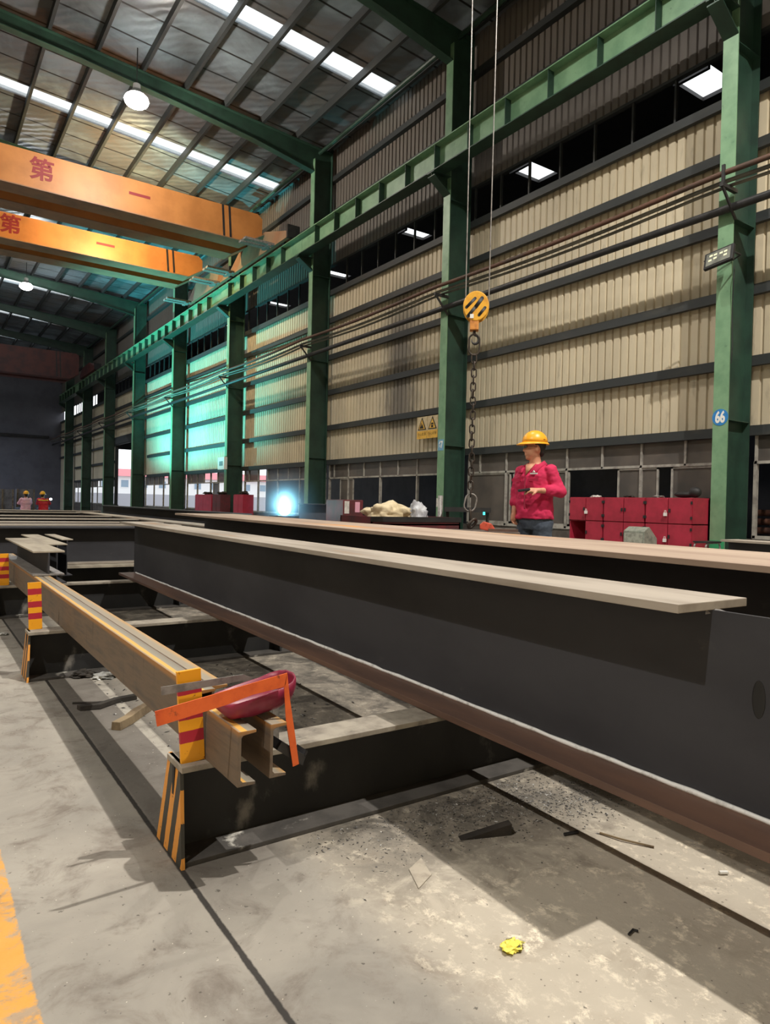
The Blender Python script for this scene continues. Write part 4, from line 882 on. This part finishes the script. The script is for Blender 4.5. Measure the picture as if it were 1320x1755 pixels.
# ------------------------------------------------------------------ people
def person(lab, loc, rotz, J, col, face=True, shirt_dark=None, voxel=.009):
    """J: joints in local metres (x picture right, y away, z up)"""
    t = thing('person', lab, 'person', loc, rotz, None)
    hd = Vector(J['head']); yaw = J['yaw']; hy = J['headyaw']
    f = lambda a: Vector((math.cos(a), math.sin(a), 0)); hf = f(hy); hs = Vector((-hf.y, hf.x, 0))
    HM = Matrix.Rotation(hy, 4, 'Z')   # local +x of the head = facing
    def hp(x, y, z): return hd+HM.to_3x3() @ Vector((x, y, z))
    def body(b):
        # torso
        loft(b, [(*J['pelvis'][:2], J['pelvis'][2]-.12, .10, .16, yaw), (*J['pelvis'][:2], J['pelvis'][2], .105, .165, yaw), (*J['waist'], .09, .145, yaw), (*J['chest'], .105, .165, yaw), (J['neck'][0], J['neck'][1], J['neck'][2]-.06, .075, .13, yaw), (*J['neck'], .05, .055, yaw)])
        caps(b, J['neck'], hd+Vector((0, 0, -.06)), .058, .055)
        for s in 'LR':
            caps(b, J['sh'+s], J['el'+s], .047, .038); caps(b, J['el'+s], J['wr'+s], .038, .026)
            caps(b, J['hip'+s], J['kn'+s], .078, .052); caps(b, J['kn'+s], J['an'+s], .052, .036)
            caps(b, J['an'+s], J['toe'+s], .038, .03)
            # hand: palm, four fingers, thumb
            w = Vector(J['wr'+s]); d = Vector(J['hd'+s]).normalized(); n_ = Vector(J['pn'+s]).normalized(); sd = d.cross(n_).normalized()
            caps(b, w, w+d*.075, .024, .03); caps(b, w+d*.04+sd*.018, w+d*.085+sd*.026, .018, .014); caps(b, w+d*.04-sd*.018, w+d*.085-sd*.026, .018, .014)
            for q, ln in ((-.030, .058), (-.010, .068), (.010, .064), (.028, .05)):
                k0 = w+d*.085+sd*q; k1 = k0+(d+n_*.35).normalized()*ln*.5; k2 = k1+(d*.55+n_*.9).normalized()*ln*.5
                caps(b, k0, k1, .0095, .009); caps(b, k1, k2, .009, .0075)
            th = w+d*.03+sd*J.get('thumb'+s, -1)*.03; t1 = th+(d*.6+n_*.5+sd*J.get('thumb'+s, -1)*.7).normalized()*.035; t2 = t1+(d*.9+n_*.6).normalized()*.03
            caps(b, th, t1, .013, .0105); caps(b, t1, t2, .0105, .0085)
        # head, face along +x of HM
        ell(b, hp(-.005, 0, .02), (.095, .078, .105), HM); ell(b, hp(.03, 0, -.045), (.062, .058, .068), HM); ell(b, hp(.062, 0, -.095), (.028, .03, .022), HM)
        ell(b, hp(.075, 0, -.02), (.026, .04, .05), HM); caps(b, hp(.084, 0, .012), hp(.107, 0, -.025), .010, .014)
        ell(b, hp(.086, 0, -.066), (.014, .026, .010), HM); ell(b, hp(.083, 0, .035), (.012, .055, .012), HM)
        for sy in (-1, 1): ell(b, hp(-.005, sy*.08, -.012), (.02, .010, .034), HM); ell(b, hp(.07, sy*.03, .01), (.012, .016, .010), HM)
    fused('body', body, skin, t, voxel, 3)
    # hair at the back and sides
    fused('hair', lambda b: (ell(b, hp(-.022, 0, .035), (.092, .083, .098), HM), ell(b, hp(-.06, 0, -.03), (.04, .066, .06), HM)), hairm, t, .009, 2)
    # helmet
    bm = B(); rings = []
    for k in range(7):
        a = k/6*PI/2*.98; rings.append((hd.x, hd.y, hd.z+.055+.12*math.sin(a), .125*math.cos(a)+.001, .108*math.cos(a)+.001, hy))
    loft(bm, rings, 28); helm = obj('hard_hat', bm, helmety, t, smooth_=True)
    bm = B(); c = hd+Vector((0, 0, .052)); R1 = []; n = 32
    for k in range(n):
        a = 2*PI*k/n; e = .018+.04*max(0, math.cos(a))**2
        p0 = Vector((.123*math.cos(a), .106*math.sin(a), .008)); p1 = Vector(((.123+e)*math.cos(a), (.106+.02)*math.sin(a), -.012-.008*max(0, math.cos(a))))
        R1.append((bm.verts.new(c+HM.to_3x3() @ p0), bm.verts.new(c+HM.to_3x3() @ p1), bm.verts.new(c+HM.to_3x3() @ (p1+Vector((0, 0, -.006)))), bm.verts.new(c+HM.to_3x3() @ (p0+Vector((0, 0, -.012))))))
    for k in range(n):
        A, Bq = R1[k], R1[(k+1) % n]
        for q in range(4): bm.faces.new((A[q], A[(q+1) % 4], Bq[(q+1) % 4], Bq[q]))
    obj('brim', bm, helmety, helm, smooth_=True)
    bm = B(); tube(bm, [hd+HM.to_3x3() @ Vector((x*(1.0), y_, .082)) for x, y_ in ((-.06, .1), (-.118, .03), (-.118, -.03), (-.06, -.1))], .004, 6); obj('band', bm, M('helmet_band', lin(214, 140, 30)), helm)
    if face:
        bm = B()
        for sy in (-1, 1):
            box(bm, .098, .101, sy*.034-.024, sy*.034+.024, -.002, .026, Matrix.Translation(hd) @ HM); tube(bm, [hp(.098, sy*.058, .016), hp(.0, sy*.088, .012)], .0028, 6)
        tube(bm, [hp(.1, -.012, .016), hp(.1, .012, .016)], .003, 6); obj('glasses', bm, M('glasses_dark', lin(60, 30, 40), rough=.2), t)
    # jacket: torso, sleeves
    def jacket(b):
        p, wv, ch, nk = J['pelvis'], J['waist'], J['chest'], J['neck']
        loft(b, [(p[0], p[1], J['hem'], .155, .205, yaw), (p[0], p[1], J['hem']+.05, .15, .20, yaw), (*wv[:2], wv[2], .14, .195, yaw), (ch[0], ch[1], ch[2]-.08, .145, .20, yaw), (ch[0], ch[1], ch[2]+.02, .14, .20, yaw), (nk[0], nk[1], nk[2]-.085, .115, .185, yaw), (nk[0], nk[1], nk[2]-.045, .095, .135, yaw), (nk[0]-.012*math.cos(yaw), nk[1]-.012*math.sin(yaw), nk[2]-.012, .062, .085, yaw)], 28)
        for s in 'LR':
            sh = Vector(J['sh'+s]); e = Vector(J['el'+s]); w = Vector(J['wr'+s]); caps(b, sh, e, .066, .060); q = e.lerp(w, J.get('cuff'+s, .45)); caps(b, e, q, .060, .054)
            if J.get('wing'+s): caps(b, e, e+Vector(J['wing'+s]), .05, .03)
    jk = fused('jacket', jacket, jacketm if not col else col, t, voxel, 3, .012)
    # collar flaps and V of bare skin
    nk = Vector(J['neck']); fy = f(yaw); sy_ = Vector((-fy.y, fy.x, 0))
    if face:
        for s in (-1, 1):
            bm = B(); a = nk-fy*.045+sy_*s*.07+Vector((0, 0, .02)); b2 = nk+fy*.075+sy_*s*.075+Vector((0, 0, -.03)); c2 = nk+fy*.145+sy_*s*.045+Vector((0, 0, -.10)); d2 = nk+fy*.135+sy_*s*.10+Vector((0, 0, -.105)); e2 = nk+fy*.06+sy_*s*.115+Vector((0, 0, -.045)); f2 = nk-fy*.06+sy_*s*.10+Vector((0, 0, -.02))
            vs = [bm.verts.new(v) for v in (a, b2, c2, d2, e2, f2)]; bm.faces.new((vs[0], vs[1], vs[4], vs[5])); bm.faces.new((vs[1], vs[2], vs[3], vs[4]))
            o = obj('collar', bm, jacketm if not col else col, jk, smooth_=True); q = o.modifiers.new('s', 'SOLIDIFY'); q.thickness = .012; q.offset = 0
        bm = B(); v0 = nk+fy*.082+sy_*.055+Vector((0, 0, -.012)); v1 = nk+fy*.082-sy_*.055+Vector((0, 0, -.012)); v2 = nk+fy*.158+Vector((0, 0, -.125)); v3 = nk+fy*.135+Vector((0, 0, -.05))
        vs = [bm.verts.new(v) for v in (v0, v1, v2, v3)]; bm.faces.new((vs[0], vs[3], vs[2])); bm.faces.new((vs[3], vs[1], vs[2])); bm.faces.new((vs[0], vs[1], vs[3]))
        o = obj('chest_skin', bm, skin, t, smooth_=True); q = o.modifiers.new('s', 'SOLIDIFY'); q.thickness = .008
        bm = B(); tube(bm, [nk+fy*.150+Vector((0, 0, -.15)), Vector(J['waist'])+fy*.158+Vector((0, 0, .12)), Vector(J['pelvis'])+fy*.17+Vector((0, 0, .06))], .007, 6); obj('placket', bm, M('placket_red', lin(150, 26, 60)), jk)
        ch = Vector(J['chest'])
        for s in (-1, 1):
            c = ch+fy*.138+sy_*s*.10+Vector((0, 0, -.03)); bm = B(); prism(bm, [c-sy_*.055, c+sy_*.055, c+sy_*.055+Vector((0, 0, .026)), c-sy_*.055+Vector((0, 0, .026))], fy*.012); obj('pocket_flap', bm, M('flap_red', lin(186, 32, 74)), jk)
        c = ch+fy*.142+sy_*.10+Vector((0, 0, .035)); bm = B(); prism(bm, [c-sy_*.04, c+sy_*.04, c+sy_*.04+Vector((0, 0, .014)), c-sy_*.04+Vector((0, 0, .014))], fy*.01); prism(bm, [c-sy_*.012+Vector((0, 0, .02)), c+sy_*.012+Vector((0, 0, .02)), c+Vector((0, 0, .038))], fy*.01); obj('chest_badge', bm, white, jk)
    def trousers(b):
        p = J['pelvis']; loft(b, [(p[0], p[1], p[2]-.14, .12, .175, yaw), (p[0], p[1], p[2]-.02, .13, .18, yaw), (p[0], p[1], p[2]+.06, .125, .175, yaw)], 24)
        for s in 'LR': caps(b, J['hip'+s], J['kn'+s], .105, .082); caps(b, J['kn'+s], Vector(J['an'+s])+Vector((0, 0, .03)), .082, .07)
    fused('trousers', trousers, denim, t, voxel+.001, 3, .012)
    for s in 'LR': fused('boot', lambda b: (caps(b, Vector(J['an'+s])+Vector((0, 0, -.01)), J['toe'+s], .052, .045), caps(b, Vector(J['an'+s])+Vector((0, 0, .06)), Vector(J['an'+s]), .05, .052)), shoem, t, .011, 2)
    return t
yw = math.radians(235)                    # facing: picture left and towards the camera
st = dict(pelvis=(.01, 0, .93), waist=(.0, 0, 1.10), chest=(-.005, 0, 1.29), neck=(.005, .0, 1.445), head=(-.005, -.01, 1.588), yaw=yw, headyaw=math.radians(196), hem=.895,
          shL=(.150, -.10, 1.36), elL=(.245, -.13, 1.165), wrL=(.045, -.235, 1.170), hdL=(-.95, -.2, -.05), pnL=(-.1, .2, -1), thumbL=1, cuffL=.55,
          shR=(-.128, .10, 1.36), elR=(-.175, .11, 1.13), wrR=(-.192, .03, .965), hdR=(-.02, -.1, -1), pnR=(.7, -.6, 0), thumbR=-1, cuffR=.5,
          hipL=(.085, -.05, .86), knL=(.09, -.07, .47), anL=(.09, -.03, .075), toeL=(.03, -.18, .045), hipR=(-.06, .06, .86), knR=(-.075, .05, .47), anR=(-.08, .07, .075), toeR=(-.16, -.07, .045))
px, py = 5.03, 4.74
person('man in yellow hard hat and crimson work jacket looking left by the lockers', (px, py, 0), -.815, st, None)
o = boxo('remote_control', M('remote_black', lin(36, 32, 38), rough=.35), None, -.075, .035, -.03, .03, -.012, .014, bevel=.008)
RM = Matrix.Translation((px, py, 0)) @ Matrix.Rotation(-.815, 4, 'Z'); o.matrix_world = RM @ Matrix.Translation((-.075, -.262, 1.172)) @ Matrix.Rotation(.2, 4, 'Z') @ Matrix.Rotation(-.15, 4, 'Y'); tag(o, "small black remote control held in the man's left hand", 'remote control')
cr = lambda dx: dict(pelvis=(.0, 0, .42), waist=(.0, -.03, .60), chest=(-.02, -.08, .80), neck=(-.03, -.12, .95), head=(-.04, -.17, 1.07), yaw=math.radians(80), headyaw=math.radians(80), hem=.40,
          shL=(-.19, -.09, .88), elL=(-.24, .12, .70), wrL=(-.08, .30, .66), hdL=(.3, .9, 0), pnL=(0, 0, -1), shR=(.15, -.09, .88), elR=(.24, .1, .70), wrR=(.16, .32, .68), hdR=(0, 1, 0), pnR=(0, 0, -1),
          hipL=(-.1, .0, .40), knL=(-.2, .34, .46), anL=(-.16, .06, .075), toeL=(-.18, .22, .045), hipR=(.1, 0, .40), knR=(.2, .34, .46), anR=(.16, .06, .075), toeR=(.18, .22, .045))
hiv = M('hi_vis_red', lin(206, 36, 50), lin(180, 30, 44), 8)
p1 = person('crouching welder in red jacket and yellow helmet far down the hall', (4.62, 32.6, 0), -.14, cr(0), hiv, False, voxel=.016)
bm = B(); tube(bm, [(-.2, -.21, .86), (0, -.26, .84), (.18, -.21, .86)], .02, 6); obj('reflective_band', bm, M('band_yellow', lin(236, 214, 60)), p1)
person('second crouching worker in pale pink jacket left of the red welder', (3.95, 32.75, 0), .2, cr(0), M('pale_pink_cotton', lin(226, 170, 190)), False, voxel=.016)

# ------------------------------------------------------------------ far end of the hall
for k, (x, yy, w_, h, m) in enumerate(((4.9, 52, 1.3, 1.45, M('crate_grey', lin(120, 116, 116), lin(96, 92, 92), 3)), (6.4, 53, 1.1, 1.5, MATS['crate_grey']), (3.6, 50, .9, 1.3, M('crate_brown', lin(104, 88, 74), lin(84, 72, 62), 3)))):
    t = thing('plate_crate', ('tall grey crate at the foot of the end wall', 'second grey crate right of the tall one by the end wall', 'brown crate at the left edge before the end wall')[k], 'crate', (x, yy, 0), 0, 'crates by the end wall')
    boxo('crate_body', m, t, -w_/2, w_/2, 0, .9, 0, h)
    for q in range(3): boxo('batten', woodm, t, -w_/2+q*(w_-.08)/2, -w_/2+.08+q*(w_-.08)/2, -.02, 0, 0, h)
bm = B(); box(bm, -10, 8.8, 59.8, 59.98, 5.6, 5.8); tag(obj('end_wall_rail', bm, darkmetal), 'dark horizontal rail across the end wall', 'rail')
# ------------------------------------------------------------------ outside
t = thing('yard_building', 'white two storey building with red roof seen through the open door', 'building', (22, 92, 0))
bw_ = M('render_white', lin(232, 232, 232)); rr_ = M('roof_red', lin(206, 120, 128))
boxo('walls', bw_, t, -8, 40, 0, 8, 0, 3.9)
bm = B(); prism(bm, [(-8.6, -.5, 3.9), (-8.6, 8.5, 3.9), (-8.6, 4, 5.0)], (49, 0, 0)); obj('roof', bm, rr_, t)
wdw = M('far_glass', lin(140, 160, 178))
for k in range(16):
    for z in (.6, 2.4): 
        o = boxo('window_frame', bw_, t, -7.3+k*2.4, -6.2+k*2.4, -.05, 0, z, z+1.1); boxo('pane', wdw, o, -7.2+k*2.4, -6.3+k*2.4, -.07, -.05, z+.1, z+1.0)
bm = B(); box(bm, 10.5, 70, 70, 70.2, 0, 1.5); tag(obj('yard_wall', bm, M('yard_wall_grey', lin(176, 176, 184))), 'low grey yard wall in front of the white building', 'wall')
#@@END2@@
# ------------------------------------------------------------------ camera
cam = bpy.data.cameras.new('camera'); co = bpy.data.objects.new('camera', cam); C.objects.link(co)
cam.sensor_fit = 'HORIZONTAL'; cam.sensor_width = 36; cam.lens = 36*1178/1320; cam.clip_end = 300; cam.clip_start = .05
y, p, r = math.radians(34.5), math.radians(-.605), math.radians(1.339)
F = Vector((math.sin(y)*math.cos(p), math.cos(y)*math.cos(p), math.sin(p))); R = Vector((math.cos(y), -math.sin(y), 0)); U = R.cross(F)
R2 = R*math.cos(r)+U*math.sin(r); U2 = -R*math.sin(r)+U*math.cos(r)
co.matrix_world = Matrix(((R2.x, U2.x, -F.x, 0), (R2.y, U2.y, -F.y, 0), (R2.z, U2.z, -F.z, 1.0), (0, 0, 0, 1)))
sc = bpy.context.scene; sc.camera = co
sc.view_settings.view_transform = 'Standard'; sc.view_settings.look = 'None'; sc.view_settings.gamma = 1; sc.view_settings.use_curve_mapping = False
sc.view_settings.exposure = 0
sc.cycles.use_denoising = True
sc.cycles.max_bounces = 8; sc.cycles.diffuse_bounces = 4; sc.cycles.transparent_max_bounces = 12
